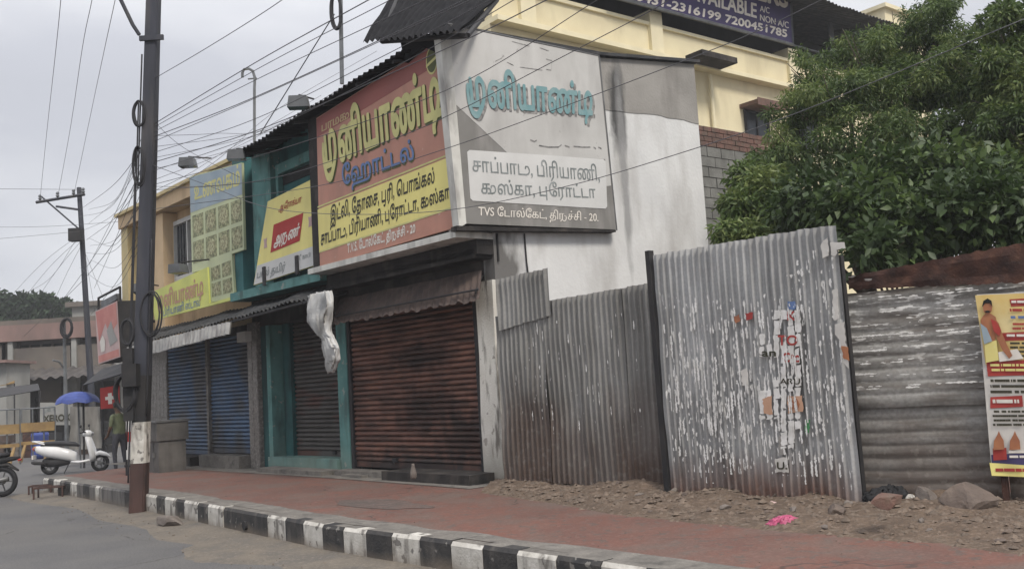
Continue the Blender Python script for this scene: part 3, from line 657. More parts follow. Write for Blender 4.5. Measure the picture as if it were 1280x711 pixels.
# raised sheet canopy over the corner
c1 = FF.px(454,54,-1.0); c2 = FF.px(575,38,-1.0); c3 = FF.px(626,-6,1.2); c4 = FF.px(490,-6,1.2)
mb = csheet(0,0, (c1[0],-1.0,c1[1]), (c2[0],-1.0,c2[1]), (c3[0],1.2,c3[1]), (c4[0],1.2,c4[1]), .146, .028, 4, sag=.06, seed=3)
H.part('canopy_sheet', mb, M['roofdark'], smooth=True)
mb = MB(); mb.hexa([(c1[0]+.6,-.7,6.3),(-.05,-.7,6.46),(-.05,-.7,c2[1]-.02),(c1[0]+.5,-.7,c1[1]+.0)], [(c1[0]+.6,-.6,6.3),(-.05,-.6,6.46),(-.05,-.6,c2[1]-.02),(c1[0]+.5,-.6,c1[1]+.0)]); H.part('canopy_fascia', mb, M['roofdark'])
mb = MB(); mb.tube([(c1[0]+.2,-.8,c1[1]-.0),(c2[0]-.1,-.8,c2[1]-.0)], .04); mb.tube([(c1[0]+.2,-.8,c1[1]),(c4[0]+.2,1.2,c4[1]-.05)], .04)
mb.tube([(c2[0]-.1,-.8,c2[1]),(c3[0]-.1,1.2,c3[1]-.05)], .04)
H.part('canopy_frame', mb, M['blackmetal'])
# tattered tin awning over the rusty shutter
a1, a2 = FF.px(420,383,-.15), FF.px(599,343,-.15); b1, b2 = FF.px(418,402,-.5), FF.px(600,364,-.5)
mb = MB(); n = 150
def aw(u, v):
    x = a1[0]+(a2[0]-a1[0])*u; za = a1[1]+.12; zb = b1[1]-.02
    x = x*(1-v) + (b1[0]+(b2[0]-b1[0])*u)*v
    y = -.1 - .42*v + .014*math.sin(u*2*math.pi*27)*(1 if v > .1 else .3); z = za*(1-v)+zb*v + .02*noise.noise(Vector((u*9, v*2, 0)))
    if v > .99: z -= .035*abs(math.sin(u*math.pi*17)) + .03*noise.noise(Vector((u*20, 0, 3)))
    return (x, y, z)
mb.grid(aw, n, 6); T = Thing('tin_awning', 'sagging brown scalloped awning above the rusty red shutter', 'awning', FF, (-2, -.3, 2.8))
T.part('awning_sheet', mb, M['tarp'], smooth=True)
mb = MB(); mb.tube([(a1[0]+.1,.0,3.15),(b1[0]+.1,-.5,2.84)], .012); mb.tube([(a2[0]-.1,.0,3.15),(b2[0]-.1,-.5,2.84)], .012); mb.tube([(b1[0]+.02,-.49,2.86),(b2[0]-.05,-.49,2.88)], .014)
T.part('awning_frame', mb, M['blackmetal'])
# ---- front sign
S = Thing('signboard', 'large red and yellow hotel signboard in Tamil above the rusty shutter', 'sign', FF, (-1.9, -EO, 3.7))
ys = -EO-.03
sp4 = quadpx(FF, [(395.5,148),(549,50),(570,284),(400,334)], ys)
mb = MB(); mb.prism(sp4, ys, -EO+.02); S.part('board', mb, M['signred'])
mb = MB(); mb.prism(quadpx(FF, [(395.7,149),(549,51),(551,78),(396.3,172)], ys-.003), ys-.003, ys-.001); S.part('top_band', mb, M['signredtop'])
mb = MB(); mb.prism(quadpx(FF, [(397,262),(561,196.5),(566,258.5),(399,314)], ys-.003), ys-.003, ys-.001); S.part('menu_band', mb, M['signyellow'])
mb = MB()
for q in ([(397,260),(561,194.5)],[(399,316),(566,260.5)]):
    (xa, za), (xb, zb) = [FF.px(a_, b_, ys-.004) for a_, b_ in q]; mb.prism([(xa,za),(xb,zb),(xb,zb+.025),(xa,za+.025)], ys-.004, ys-.0032)
S.part('stripe', mb, M['letteryellow'])
main = [(404,211),(552,142),(549,98),(401,172)]
sh_ = [(a_+1.4, b_+1.6) for a_, b_ in main]
lettering(S, 'முனியாண்டி', sh_, FF, ys-.006, M['lettergreen'], .045, big=True)
lettering(S, 'முனியாண்டி', main, FF, ys-.016, M['letteryellow'], .035, big=True)
lettering(S, 'ே\u200bஹாட்டல்'.replace('\u200b',''), [(429,233),(519,200),(517,182),(428,215)], FF, ys-.006, M['lettergreen'], .03)
lettering(S, 'ேஹாட்டல்', [(428,231.5),(518,198.5),(516,181),(427,214)], FF, ys-.010, M['letterblue'], .018)
lettering(S, 'இட்லி, ேதாைச, பூரி, ெபாங்கல்', [(413,277),(543,228),(543,214.5),(413,263.5)], FF, ys-.007, M['letterblack'], .014)
lettering(S, 'சாப்பாடு, பிரியாணி, புேராட்டா, குஸ்கா', [(401,306.5),(562,247.5),(561,235),(401,294)], FF, ys-.007, M['letterblack'], .014)
lettering(S, 'T.V.S. டோல்ேகட், திருச்சி - 20'.replace('டோ','ேடா'), [(434,316),(519,290),(519,282),(434,307)], FF, ys-.004, M['letterwhite'], .02)
lettering(S, 'பரமகுடி', [(402,165),(447,142),(446,133),(402,157)], FF, ys-.005, M['letterpale'], .02)
ex, ez = FF.px(540,76,ys); mb = MB()
el = [(ex+.135*math.cos(t*math.pi/12), ez+.2*math.sin(t*math.pi/12)) for t in range(24)]
mb.prism(el, ys-.006, ys-.0035)
S.part('emblem', mb, M['letteryellow'])
mb = MB(); mb.prism([(ex+.115*math.cos(t*math.pi/12), ez+.17*math.sin(t*math.pi/12)) for t in range(24)], ys-.009, ys-.0065); S.part('emblem_disc', mb, M['lettergreen'])
mb = MB(); mb.prism([(ex-.13,ez-.07),(ex+.13,ez+.0),(ex+.13,ez+.04),(ex-.13,ez-.03)], ys-.012, ys-.0095); S.part('emblem_band', mb, M['letteryellow'])
# ---- side sign
SS = Thing('signboard', 'faded grey and white Tamil hotel sign on the side of the corner building', 'sign', SF, (.8, -.1, 3.75))
yz = -.14
def sq(pts, y=yz): return quadpx(SF, pts, y)
mb = MB(); mb.prism(sq([(560,30.5),(748.5,70),(770.5,287),(582,279.5)]), yz, -.012); SS.part('board', mb, M['panelgrey'])
mb = MB(); mb.prism(sq([(549.5,45),(562,42),(582.5,279.5),(573.5,285)]), yz-.01, .0); SS.part('end_post', mb, M['frameivory'])
mb = MB(); mb.prism(sq([(561,31.5),(747.5,70.5),(764,232),(757,233),(756.5,199),(634,191),(567,128)], yz-.003), yz-.003, yz-.001); SS.part('faded_film', mb, M['panellight'])
mb = MB(); pr2 = sq([(584,190),(587,187.6),(754,199),(757,202),(759,258),(757,261),(591,251),(588,248)], yz-.006); mb.prism(pr2, yz-.006, yz-.0035); SS.part('menu_panel', mb, M['panelwhite'])
q = [(584.5,131),(741,143),(741,117),(581,97)]
lettering(SS, 'முனியாண்டி', [(a_+3, b_+4) for a_, b_ in q], SF, yz-.006, M['shadowgrey'], .025, big=True)
lettering(SS, 'முனியாண்டி', q, SF, yz-.016, M['letterteal'], .03, big=True)
lettering(SS, 'சாப்பாடு, பிரியாணி,', [(591,214),(750,226),(749,212),(590,200)], SF, yz-.010, M['lettergrey'], .010)
lettering(SS, 'குஸ்கா, புேராட்டா', [(602,242),(745,247.5),(744,236),(601,228.5)], SF, yz-.010, M['lettergrey'], .010)
lettering(SS, 'TVS ேடால்ேகட், திருச்சி - 20.', [(598,269),(748,276.5),(748,269),(598,260.5)], SF, yz-.006, M['letterwhite'], .012)
mb = MB()
for seg in ([(663,175),(668,177),(671,175.5)],[(674,182),(686,184),(698,184),(702,181)],[(706,182),(712,184)],[(717,183),(728,184),(738,184)],[(742,184),(745,186)],[(748,184),(752,186)],
            [(619,77),(627,73),(630,69)],[(634,78),(642,82)],[(650,84),(664,86),(678,88)],[(640,52),(662,58)],[(675,60),(686,64)],[(683,74),(690,76),(689,88),(683,87)]):
    top = seg[0][1] < 100; lw = .9 if top else 1.6
    for (a_, b_) in zip(seg, seg[1:]):
        mb.prism(sq([(a_[0],a_[1]-lw/2),(b_[0],b_[1]-lw/2),(b_[0],b_[1]+lw/2),(a_[0],a_[1]+lw/2)], yz-.006), yz-.0062-.0002*(hash(a_)%5), yz-.0045)
SS.part('letter_remnant', mb, M['shadowgrey'], kind='stuff')
mb = MB(); mb.tube([(*[SF.px(749,71,yz)[0]], yz, SF.px(749,71,yz)[1]), (SF.px(771,288,yz)[0], yz, SF.px(771,288,yz)[1])], .012); mb.tube([(SF.px(560,30,yz)[0], yz, SF.px(560,30,yz)[1]), (SF.px(749,70,yz)[0], yz, SF.px(749,70,yz)[1])], .012)
SS.part('edge_trim', mb, M['steel'])
mb = MB(); mb.prism(sq([(571,282),(770,287.5),(770,290),(571,288)], yz-.01), yz-.01, -.012); SS.part('sill', mb, M['soot'])
# ---- leaning yellow sign
Y = Thing('signboard', 'yellow and white signboard with a red box, propped on the teal ledge', 'sign', FF, (-5.5, -.45, 3.7))
yy = -.46
def yq(pts, d=0): return quadpx(FF, pts, yy-d)
mb = MB(); mb.prism(yq([(334.6,252),(395.8,221),(398,330),(317,356.5)]), yy, yy+.05); Y.part('board', mb, M['signyellow'])
mb = MB(); mb.prism(yq([(321.5,332),(396.5,306),(397.5,330),(317.3,356)], .003), yy-.003, yy-.001); Y.part('white_band', mb, M['panelwhite'])
mb = MB(); mb.prism(yq([(342,281),(379,266),(374.5,301),(338,316)], .005), yy-.005, yy-.0035); Y.part('red_box', mb, M['signalred'])
lettering(Y, 'அருண்', [(342,308),(373,294),(375,283),(344,296)], FF, yy-.008, M['letterwhite'], .03)
lettering(Y, 'ஆேராக்யா', [(348,264),(376,253),(377,246),(350,257)], FF, yy-.006, M['signalred'], .01)
lettering(Y, 'பால் தயிர்', [(321,348),(356,338),(357,330),(322,341)], FF, yy-.007, M['lettergrey'], .02)
lettering(Y, 'டீ காபி', [(374,325),(388,321),(388,317),(374,320.5)], FF, yy-.007, M['lettergrey'], .01)
for px_, py_ in ((330,352),(371,338)):
    mb = MB(); a_, b_ = FF.px(px_, py_+5, yy-.02); c_, d_ = FF.px(px_+1, py_-19, yy-.02); mb.box(a_-.04, a_+.06, yy-.03, yy-.004, b_, d_); Y.part('bracket', mb, M['blackmetal'])
mb = MB()
for (px_, py_) in ((332,304),(388,277)):
    a_, b_ = FF.px(px_, py_, yy); mb.prism([(a_+.09*math.cos(t*.785)*(1 if t % 2 else .5), b_+.13*math.sin(t*.785)*(1 if t % 2 else .6)) for t in range(8)], yy-.006, yy-.0015)
Y.part('printed_motif', mb, M['adpale'])

# ================================================================== ORANGE BUILDING TO THE LEFT
B = Thing('shop_building', 'orange and ochre two storey shop building with blue shutters left of the teal hotel', 'building', FF, (-11, 0, ZP))
xb0 = FF.px(157,275)[0]-.2; xb1 = XL-.01
mb = MB(); mb.box(xb0, xb1, .35, 8, 3.1, 6.35); B.part('upper_wall', mb, M['orange'])
px1 = FF.px(176,300,.1)[0]; px2 = FF.px(197,300,.1)[0]
mb = MB(); mb.box(xb0, xb0+.45, -.05, .349, 3.1, 6.35); B.part('pilaster', mb, M['ochre'])
mb = MB(); mb.box(px2-.0, px2+.6, .0, .349, 3.1, 6.1); B.part('pilaster', mb, M['orange'])
mb = MB(); mb.box(xb0, xb1, -.12, .349, 6.12, 6.42); B.part('parapet_beam', mb, M['orange'])
mb = MB(); mb.box(xb0-.05, xb1, -.2, 8, 6.422, 6.5); B.part('parapet_cap', mb, M['ochre'])
a_, zt = FF.px(221,283,.33); b_, zb = FF.px(238,342,.33)
mb = MB(); mb.box(a_, a_+1.5, .34, .36, zb, zt+.02); wn = B.part('window', mb, M['glass'])
mb = MB(); mb.box(a_-.1,a_,.25,.349,zb-.1,zt+.1); mb.box(a_+1.5,a_+1.6,.25,.349,zb-.1,zt+.1); mb.box(a_,a_+1.5,.25,.349,zt,zt+.1); mb.box(a_,a_+1.5,.25,.349,zb-.1,zb)
B.part('frame', mb, M['whiteframe'], parent=wn)
for k in range(9):
    mb = MB(); mb.tube([(a_+.12+k*.16,.29,zb),(a_+.12+k*.16,.29,zt)], .012, 5); B.part('bar', mb, M['steel'], parent=wn)
mb = MB(); mb.box(a_+.72,a_+.78,.26,.339,zb,zt); B.part('mullion', mb, M['whiteframe'], parent=wn)
# ground floor
xq = [X_(188,575), X_(212,580), X_(262,580), X_(266,580), X_(318,590), X_(330,590)]
xq = [-13.6, -11.95, -9.78, -9.55, -7.62, -7.2]
mb = MB(); mb.box(xb0, xq[1], .0, .4, .2, 3.1); B.part('tiled_pier', mb, M['tile'])
mb = MB(); mb.box(xq[2]+.06, xq[3]-.06, -.03, .1, .2, 3.1); B.part('pier', mb, M['cement'])
mb = MB(); mb.box(xq[4], xq[5], -.06, .4, .2, 3.1); B.part('tiled_pier', mb, M['tile'])
mb = MB(); mb.box(xb0, xb1, .05, .4, 2.75, 3.1-.001); B.part('lintel', mb, M['soot'])
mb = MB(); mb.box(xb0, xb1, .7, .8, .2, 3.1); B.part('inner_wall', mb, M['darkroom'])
shutter(B, xq[1]+.01, xq[2]+.05, .5, 2.9, .06, M['blueslat'], label='blue rolling shutter nearer the utility pole')
shutter(B, xq[3]-.05, xq[4]-.01, .55, 2.9, .06, M['blueslat'], label='grimy blue rolling shutter beside the mosaic pier')
mb = MB(); mb.box(xq[1]+.1, xq[2]-.1, -.35, .3, .26, .48); B.part('door_step', mb, M['soot'])
mb = MB(); mb.box(xq[3]+.01, xq[4]-.02, -.3, .3, .26, .53); B.part('door_step', mb, M['cement'])
mb = MB(); a_, b_ = FF.px(307,421,-.1); mb.box(a_-.18, a_+.18, -.2, -.0, b_-.1, b_+.1); B.part('meter_box', mb, M['whiteframe'])
# tile joints on the mosaic pier: raised tiles
tl = MB(); tl.box(0,.19,0,-.012,0,.19)
tme = tl.mesh('tile', M['tile'])
for i in range(2):
    for j in range(12): B.inst('tile', tme, (xq[4]+.01+i*.205, -.06, .3+j*.205))
for i in range(7):
    for j in range(11): B.inst('tile', tme, (xq[1]-.21-i*.205, .0, .3+j*.205))
# lean-to awning with a pale fringe
AW = Thing('sheet_awning', 'long dark lean-to awning with pale corrugated fringe over the blue shutters', 'awning', FF, (-9, -.6, 2.8))
mb = csheet(0,0, (-11.6,-1.0,2.93), (-3.15,-.95,3.17), (-4.1,.0,3.5), (-13.2,.0,3.36), .146, .02, 3, sag=.04, seed=7)
AW.part('awning_sheet', mb, M['roofsheet'], smooth=True)
mb = csheet(0,0, (-11.3,-1.13,2.62), (-6.2,-1.08,2.80), (-6.2,-1.05,3.02), (-11.3,-1.1,2.9), .17, .04, 2, sag=.03, seed=9); AW.part('fringe', mb, M['fringe'], smooth=True)
mb = MB(); mb.tube([(-11.5,-.97,2.89),(-3.2,-.92,3.12)], .025)
for k in range(8): mb.tube([(-11.4+k*1.1,-.95,2.88+k*.03),(-11.6+k*1.1,.0,3.3)], .018)
AW.part('awning_frame', mb, M['blackmetal'])
# food banner and lime sign
FB_ = Thing('banner', 'tall pale blue and green banner with rows of food pictures on the orange building', 'banner', FF, (-8.5, -.35, 3.8))
yb = -.36
bq = lambda pts, d=0: quadpx(FF, pts, yb-d)
mb = MB(); mb.prism(bq([(237,221),(302,203.5),(305,312),(289.5,317.5),(293,371),(263,378),(260,335),(240,341)]), yb, yb+.05); FB_.part('board', mb, M['palegreen'])
mb = MB(); mb.prism(bq([(237.2,222),(301.8,204.5),(302.7,243),(238,266)], .003), yb-.003, yb-.001); FB_.part('blue_field', mb, M['paleblue'])
lettering(FB_, 'உணவகம்', [(243,250),(300,231),(299.5,213),(242.5,234)], FF, yb-.006, M['letteryellow'], .02)
def bil(c, u, v): return (c[0][0]*(1-u)*(1-v)+c[1][0]*u*(1-v)+c[2][0]*u*v+c[3][0]*(1-u)*v, c[0][1]*(1-u)*(1-v)+c[1][1]*u*(1-v)+c[2][1]*u*v+c[3][1]*(1-u)*v)
def foodgrid(c, nu, nv):
    for i in range(nu):
        for j in range(nv):
            e = .08
            qd = [bil(c, (i+e)/nu, (j+e)/nv), bil(c, (i+1-e)/nu, (j+e)/nv), bil(c, (i+1-e)/nu, (j+1-e)/nv), bil(c, (i+e)/nu, (j+1-e)/nv)]
            mb = MB(); mb.prism(bq(qd, .003), yb-.003, yb-.001); o = FB_.part('food_picture', mb, M['foodtile'])
            mb = MB(); ctr = bil(c, (i+.5)/nu, (j+.5)/nv); w_ = (c[1][0]-c[0][0])/nu*.33; h_ = abs(c[3][1]-c[0][1])/nv*.32
            mb.prism(bq([(ctr[0]+w_*math.cos(t*.628), ctr[1]-w_*.3*math.cos(t*.628)+h_*math.sin(t*.628)) for t in range(10)], .006), yb-.006, yb-.0035); FB_.part('dish', mb, M['fooddish'], parent=o)
foodgrid([(239,268),(303,245),(304.5,311),(240.5,333)], 4, 2)
foodgrid([(262.5,334),(289,323),(292,366),(264,373)], 2, 2)
LS = Thing('signboard', 'lime yellow sign strip with faint pink lettering below the food banner', 'sign', FF, (-10.5, -.38, 3.4))
mb = MB(); mb.prism(bq([(190,366),(261.5,334),(264,379),(292,371),(293,375),(196,400)], .0), yb-.04, yb-.005); LS.part('board', mb, M['lime'])
lettering(LS, 'முனியாண்டி', [(197,386),(254,367),(254,352),(196,372)], FF, yb-.046, M['pinkprint'], .03)
lettering(LS, 'பிரியாணி ஸ்டால்', [(204,395),(250,382),(250,374),(204,388)], FF, yb-.046, M['letterblue'], .0)

# floodlights on arms
def flood(label, a, b, head=True):
    T = Thing('sign_floodlight', label, 'floodlight', WF, tuple(b), 'floodlights on arms over the signs')
    mb = MB(); mb.tube([a, b], .016, 6); T.part('arm', mb, M['blackmetal'])
    if head:
        d = (Vector(b)-Vector(a)).normalized(); u = Vector((0,0,1)); s = d.cross(u).normalized(); c = Vector(b)+d*.08-u*.06
        mb = MB(); f = [c+d*.13+s*.13+u*.05, c+d*.13-s*.13+u*.05, c-d*.12-s*.13+u*.0, c-d*.12+s*.13+u*.0]; b2_ = [c+d*.11+s*.16-u*.12, c+d*.11-s*.16-u*.12, c-d*.14-s*.16-u*.17, c-d*.14+s*.16-u*.17]
        mb.hexa(f, b2_); h = T.part('lamp_head', mb, M['galv'])
        mb = MB(); g_ = [p_-u*.004 for p_ in b2_]; mb.hexa(b2_, g_); T.part('lens', mb, M['glass'], parent=h)
def fpt(x, y, yy): q = FF.px(x, y, yy); return FF.M @ Vector((q[0], yy, q[1]))
flood('floodlight on a bare arm reaching left above the food banner', fpt(264,198,0), fpt(236,196,-1.0))
flood('floodlight under the eave at the left end of the teal roof', fpt(312,187,0), fpt(296,186,-.9))
flood('floodlight poking over the roof edge above the red sign', fpt(392,124,-.5), fpt(374,119,-1.5))
flood('floodlight arm crossing the window beside the lime sign', fpt(264,324,-.3), fpt(226,328,-1.1))
flood('small floodlight arm at the left end of the lime sign', fpt(198,357,-.3), fpt(178,354,-1.1))

# ================================================================== CLOTH, CABINET
def crumple(name, label, cat, secs, mat, frame=WF, seed=0, amp=.03, n=36, nn=6):
    mb = MB(); rings = []
    for k in range(len(secs)-1):
        for j in range(nn):
            t = j/nn; a = [secs[k][i]*(1-t)+secs[k+1][i]*t for i in range(5)]
            rings.append([(a[0]+a[3]*math.cos(2*math.pi*i/n)*(1+.1*math.sin(i*.9+k*.8)+noise.noise(Vector((i*.9, len(rings)*.12, seed)))*.55),
                           a[1]+a[4]*math.sin(2*math.pi*i/n)*(1+.3*math.sin(i*3.1)), a[2]+amp*noise.noise(Vector((i*.5, len(rings)*.5, seed+3)))) for i in range(n)])
    mb.rings(rings); return single(name, label, cat, mb, mat, frame, smooth=True)
def fq(x, y, yy): q = FF.px(x, y, yy); return (q[0], yy, q[1])
cs = [(*fq(399,366,-1.0),.30,.04),(*fq(400,385,-1.02),.34,.1),(*fq(400,400,-1.04),.28,.12),(*fq(405,415,-1.04),.16,.1),(*fq(411,424,-1.04),.13,.08),(*fq(414,436,-1.05),.2,.09),(*fq(416,450,-1.05),.17,.08),(*fq(414,460,-1.05),.12,.06),(*fq(413,467,-1.05),.06,.03)]
crumple('hanging_cloth', 'dirty white cloth bundle hanging from the awning corner', 'cloth', cs, M['cloth'], FF, 4)
cabF = FF
CB = Thing('metal_cabinet', 'grey metal cabinet counter standing before the tiled pier by the pole', 'cabinet', FF, (-11.6, -1.0, ZP))
pc = gp(186,590,ZP); lx, ly, _ = FF.loc(pc); pc2 = gp(217,590,ZP); lx2 = FF.loc(pc2)[0]
lx, ly = lx, ly
w_ = .55; h_ = 1.0
mb = MB(); mb.box(lx, lx+w_, ly-.0, ly+.55, ZP, ZP+.62); CB.part('body', mb, M['cabinet'])
mb = MB(); mb.box(lx-.03, lx+w_+.03, ly-.04, ly+.6, ZP+.622, ZP+.98); CB.part('upper_box', mb, M['cabinet'])
mb = MB(); mb.box(lx-.05, lx+w_+.05, ly-.07, ly+.62, ZP+.982, ZP+1.02); CB.part('top', mb, M['steel'])
mb = MB(); mb.box(lx+w_*.5-.006, lx+w_*.5+.006, ly-.012, ly-.001, ZP+.05, ZP+.58); mb.box(lx+w_*.5+.05, lx+w_*.5+.07, ly-.04, ly-.001, ZP+.3, ZP+.4); CB.part('door_handle', mb, M['steel'])

# ================================================================== SHEET FENCES
FA = Frame((-.153, 12.48), (1.75, -1.61)); FBf = Frame((1.59, 10.66), (3.10-1.59, 8.98-10.66)); FC = Frame((3.13, 9.2), (1.475, -1))
def fence_sheet(T, fr, x0, x1, zb0, zb1, zt0, zt1, y, mat, pitch=.082, seed=0, label=None):
    mb = MB(); w_ = abs(x1-x0); n = max(8, int(w_/pitch*8)); nv = 14
    def fn(u, v):
        x = x0+(x1-x0)*u; zb = zb0+(zb1-zb0)*u; zt = zt0+(zt1-zt0)*u
        e = noise.noise(Vector((x*6, seed, 0)))*.02
        z = zb + (zt-zb)*v + (e if v in (0, 1) else 0)
        dent = .03*noise.noise(Vector((x*1.4, z*1.1, seed))) + .012*noise.noise(Vector((x*5, z*3, seed+2)))
        amp = .019*(1+.5*noise.noise(Vector((x*3, z*1.5, seed+6))))
        return (x, y+amp*(math.sin(2*math.pi*x/pitch)+.25*math.sin(4*math.pi*x/pitch+1.57))+dent, z)
    mb.grid(fn, n, nv); return T.part('corrugated_sheet', mb, mat, smooth=True, label=label)
TA = Thing('sheet_fence', 'brown stained corrugated sheet fence with a raised patch beside the white column', 'fence', FA, (1.2, 0, ZP))
q = lambda fr, x, y, yy=0: fr.px(x, y, yy)
L0 = q(FA,641,605); L1 = q(FA,834,612)
zt = lambda x: q(FA,690,375)[1] + (q(FA,805,355)[1]-q(FA,690,375)[1])*((x-q(FA,690,375)[0])/(q(FA,805,355)[0]-q(FA,690,375)[0]))
xm = [0.02, .62, 1.25, 1.85, 2.38]; xm[0] = L0[0]-.13; xm[-1] = L1[0]
for i in range(4):
    a_, b_ = xm[i], xm[i+1]+(.1 if i < 3 else 0)
    fence_sheet(TA, FA, a_, b_, .36+.01*i, .35, zt(a_) if i else 2.5, zt(b_) if i else zt(b_)+.0, (i%2)*.012, M['sheetA'], seed=i)
pa = q(FA,625,349); pb = q(FA,686,335); pd = q(FA,687,384)
fence_sheet(TA, FA, pa[0]-.02, pb[0], 2.3, 2.42, pa[1], pb[1], -.03, M['sheetA'], seed=9, label='ragged upper patch sheet')
mb = MB(); mb.box(.1, 2.3, .05, .09, .9, .96); mb.box(.1,2.3,.05,.09,2.1,2.16); TA.part('rail', mb, M['rust'])
TB = Thing('sheet_fence', 'tall silver corrugated sheet fence covered in torn poster scraps', 'fence', FBf, (1.1, 0, ZP))
t0 = q(FBf,816,318); t1 = q(FBf,1049,281); bR = q(FBf,1080,627)[0]; bL = q(FBf,841,616)[0]
xs_ = [0.0, .76, 1.5, bR]; ztb = lambda x: t0[1]+(t1[1]-t0[1])*(x-t0[0])/(t1[0]-t0[0])
for i in range(3): fence_sheet(TB, FBf, xs_[i], xs_[i+1]+(.05 if i < 2 else 0), .33, .3, ztb(xs_[i])+.01*(i-1), ztb(xs_[i+1]), -.014*i, M['sheetB'], seed=20+i)
mb = MB(); a_ = q(FBf,836,612,-.0)[0]; b_ = q(FBf,808,314,-.0)
mb.hexa([(a_-.05,-.02,.25),(a_+.02,-.02,.25),(b_[0]+.06,-.03,b_[1]),(b_[0],-.03,b_[1])], [(a_-.05,.06,.25),(a_+.02,.06,.25),(b_[0]+.06,.05,b_[1]),(b_[0],.05,b_[1])])
TB.part('post', mb, M['poleblack'])
mb = MB(); mb.box(bR-.06, bR-.01, .02, .08, .25, 2.62); TB.part('post', mb, M['poleblack'])  # black strip painting in the shadow gap at the sheet's edge, no real post
mb = MB()
random.seed(31)
pk = MB()                                          # torn paper left along the ridges
def scrap(mb, fr, x, z, w_, h_, y=-.032):
    k = random.randint(5, 8); pts = [(x+w_*random.uniform(.45,1)*math.cos(2*math.pi*i/k), z+h_*random.uniform(.45,1)*math.sin(2*math.pi*i/k)) for i in range(k)]
    mb.prism(pts, y, y+.002)
def torn(mb, sw, x, z0, z1, y, dens, wmax, seed):
    """a ragged chain of paper along a ridge at x between z0 and z1; sw swaps the axes for horizontal ridges"""
    z = z0; run = []
    def flush():
        if len(run) > 1:
            vs = []
            for a_, l_, r_ in run: vs += [(l_, a_), (r_, a_)]
            mb.add([((q_[1], y, q_[0]) if sw else (q_[0], y, q_[1])) for q_ in vs], [(2*i, 2*i+1, 2*i+3, 2*i+2) for i in range(len(run)-1)])
        run.clear()
    while z < z1:
        n_ = noise.noise(Vector((x*23+seed, z*4.5, seed))) + .55*noise.noise(Vector((x*60, z*17, seed+5)))
        if n_ > dens(x, z):
            w_ = wmax*min(1, .25+(n_-dens(x, z))*2.2); j = random.uniform(-.3,.3)*wmax; run.append((z, x-w_*random.uniform(.3,1)+j*.5, x+w_*random.uniform(.3,1)+j*.5))
        else: flush()
        z += .011
    flush()
def dB(x, z):
    d = .23 - .22*math.exp(-((x-1.35)/.75)**2)*math.exp(-((z-1.35)/.75)**2) - .12*math.exp(-((x-.6)/.5)**2-((z-1.2)/.6)**2)
    if z > 2.35 and x < 1.7: d += .4
    if z < .55: d += .3
    return d
for k in range(1, 27):
    xr = (k+.75)*.082
    for sd2 in (-.019, .019, .0):
        if xr+sd2 < bR-.02: torn(pk, False, xr+sd2, .45, 2.5 if xr < 1.8 else 2.7, -.046-.014*(xr > .76)-.014*(xr > 1.5)-.004*(sd2 == 0), dB, .018 if sd2 else .011, 3+sd2*100)
TB.part('paper_scrap', pk, M['scrapwhite'], kind='stuff')
pk = MB()
for k in range(2, 26):
    xr = (k+.75)*.082
    torn(pk, False, xr, .9, 2.35, -.05, lambda x, z: .42-.17*math.exp(-((x-1.6)/.5)**2-((z-1.75)/.5)**2), .012, 60)
TA.part('paper_scrap', pk, M['scrapwhite'], kind='stuff')
def poster(T, fr, pts, y, mat, name='torn_poster', label=None):
    mb = MB(); mb.prism([fr.px(a, b, y) for a, b in pts], y, y+.003); return T.part(name, mb, mat, label=label)
yp = -.062
def rag(pts, seed=0, a=.9):
    out = []; rs = random.Random(seed+len(pts))
    for i, p in enumerate(pts):
        q_ = pts[(i+1) % len(pts)]; L = math.hypot(q_[0]-p[0], q_[1]-p[1]); k = max(1, int(L/3))
        for j in range(k): t = j/k; out.append((p[0]+(q_[0]-p[0])*t+rs.uniform(-a,a), p[1]+(q_[1]-p[1])*t+rs.uniform(-a,a)))
    return out
def strips(x0, x1, y0, y1, y, mat, seed):          # what is left of a poster on the ridges it was pasted over
    rs = random.Random(seed); x = x0
    while x < x1:
        yy_ = y0
        while yy_ < y1:
            h_ = rs.uniform(8, 30); w_ = rs.uniform(5.2, 7.6)
            if rs.random() < .86: poster(TB, FBf, rag([(x,yy_),(x+w_,yy_-1),(x+w_+.6,min(y1,yy_+h_)-1),(x+.6,min(y1,yy_+h_))], int(x+yy_)), y-.0003*rs.random(), mat, 'poster_strip')
            yy_ += h_+rs.uniform(.5,4)
        x += 8.9
strips(967, 1001, 388, 524, yp, M['scrapwhite'], 1); strips(949, 966, 488, 524, yp, M['scrapwhite'], 2); strips(949, 966, 418, 446, yp, M['scrapwhite'], 3); strips(976, 1001, 526, 560, yp, M['scrapwhite'], 4)
poster(TB, FBf, rag([(984,376),(994,376),(994,387),(984,387)],1), yp-.004, M['letterblue'])
poster(TB, FBf, rag([(984,495),(1002,494),(1004,514),(985,516)],2), yp-.004, M['pinkprint'])
poster(TB, FBf, rag([(990,500),(996,498),(999,505),(997,512),(991,511)],3,.4), yp-.008, M['poster_s'])
poster(TB, FBf, rag([(953,498),(964,495),(966,518),(955,516)],4), yp-.004, M['pinkprint'])
poster(TB, FBf, rag([(969,573),(984,571),(986,590),(970,590)],5), yp, M['poster_w'])
poster(TB, FBf, rag([(973,545),(979,545),(980,568),(974,568)],6), yp, M['greywall'])
poster(TB, FBf, rag([(1007,525),(1012,524),(1012,540),(1006,542)],7), yp, M['green'])
poster(TB, FBf, rag([(926,463),(934,460),(936,480),(928,482)],8), yp, M['poster_w'])
poster(TB, FBf, rag([(918,395),(924,393),(925,402),(919,404)],9), yp, M['poster_s'])
poster(TB, FBf, rag([(932,391),(941,390),(941,399),(933,400)],10), yp, M['poster_r'])
poster(TB, FBf, rag([(1026,305),(1034,296),(1036,320),(1028,322)],11), yp-.01, M['poster_w'])
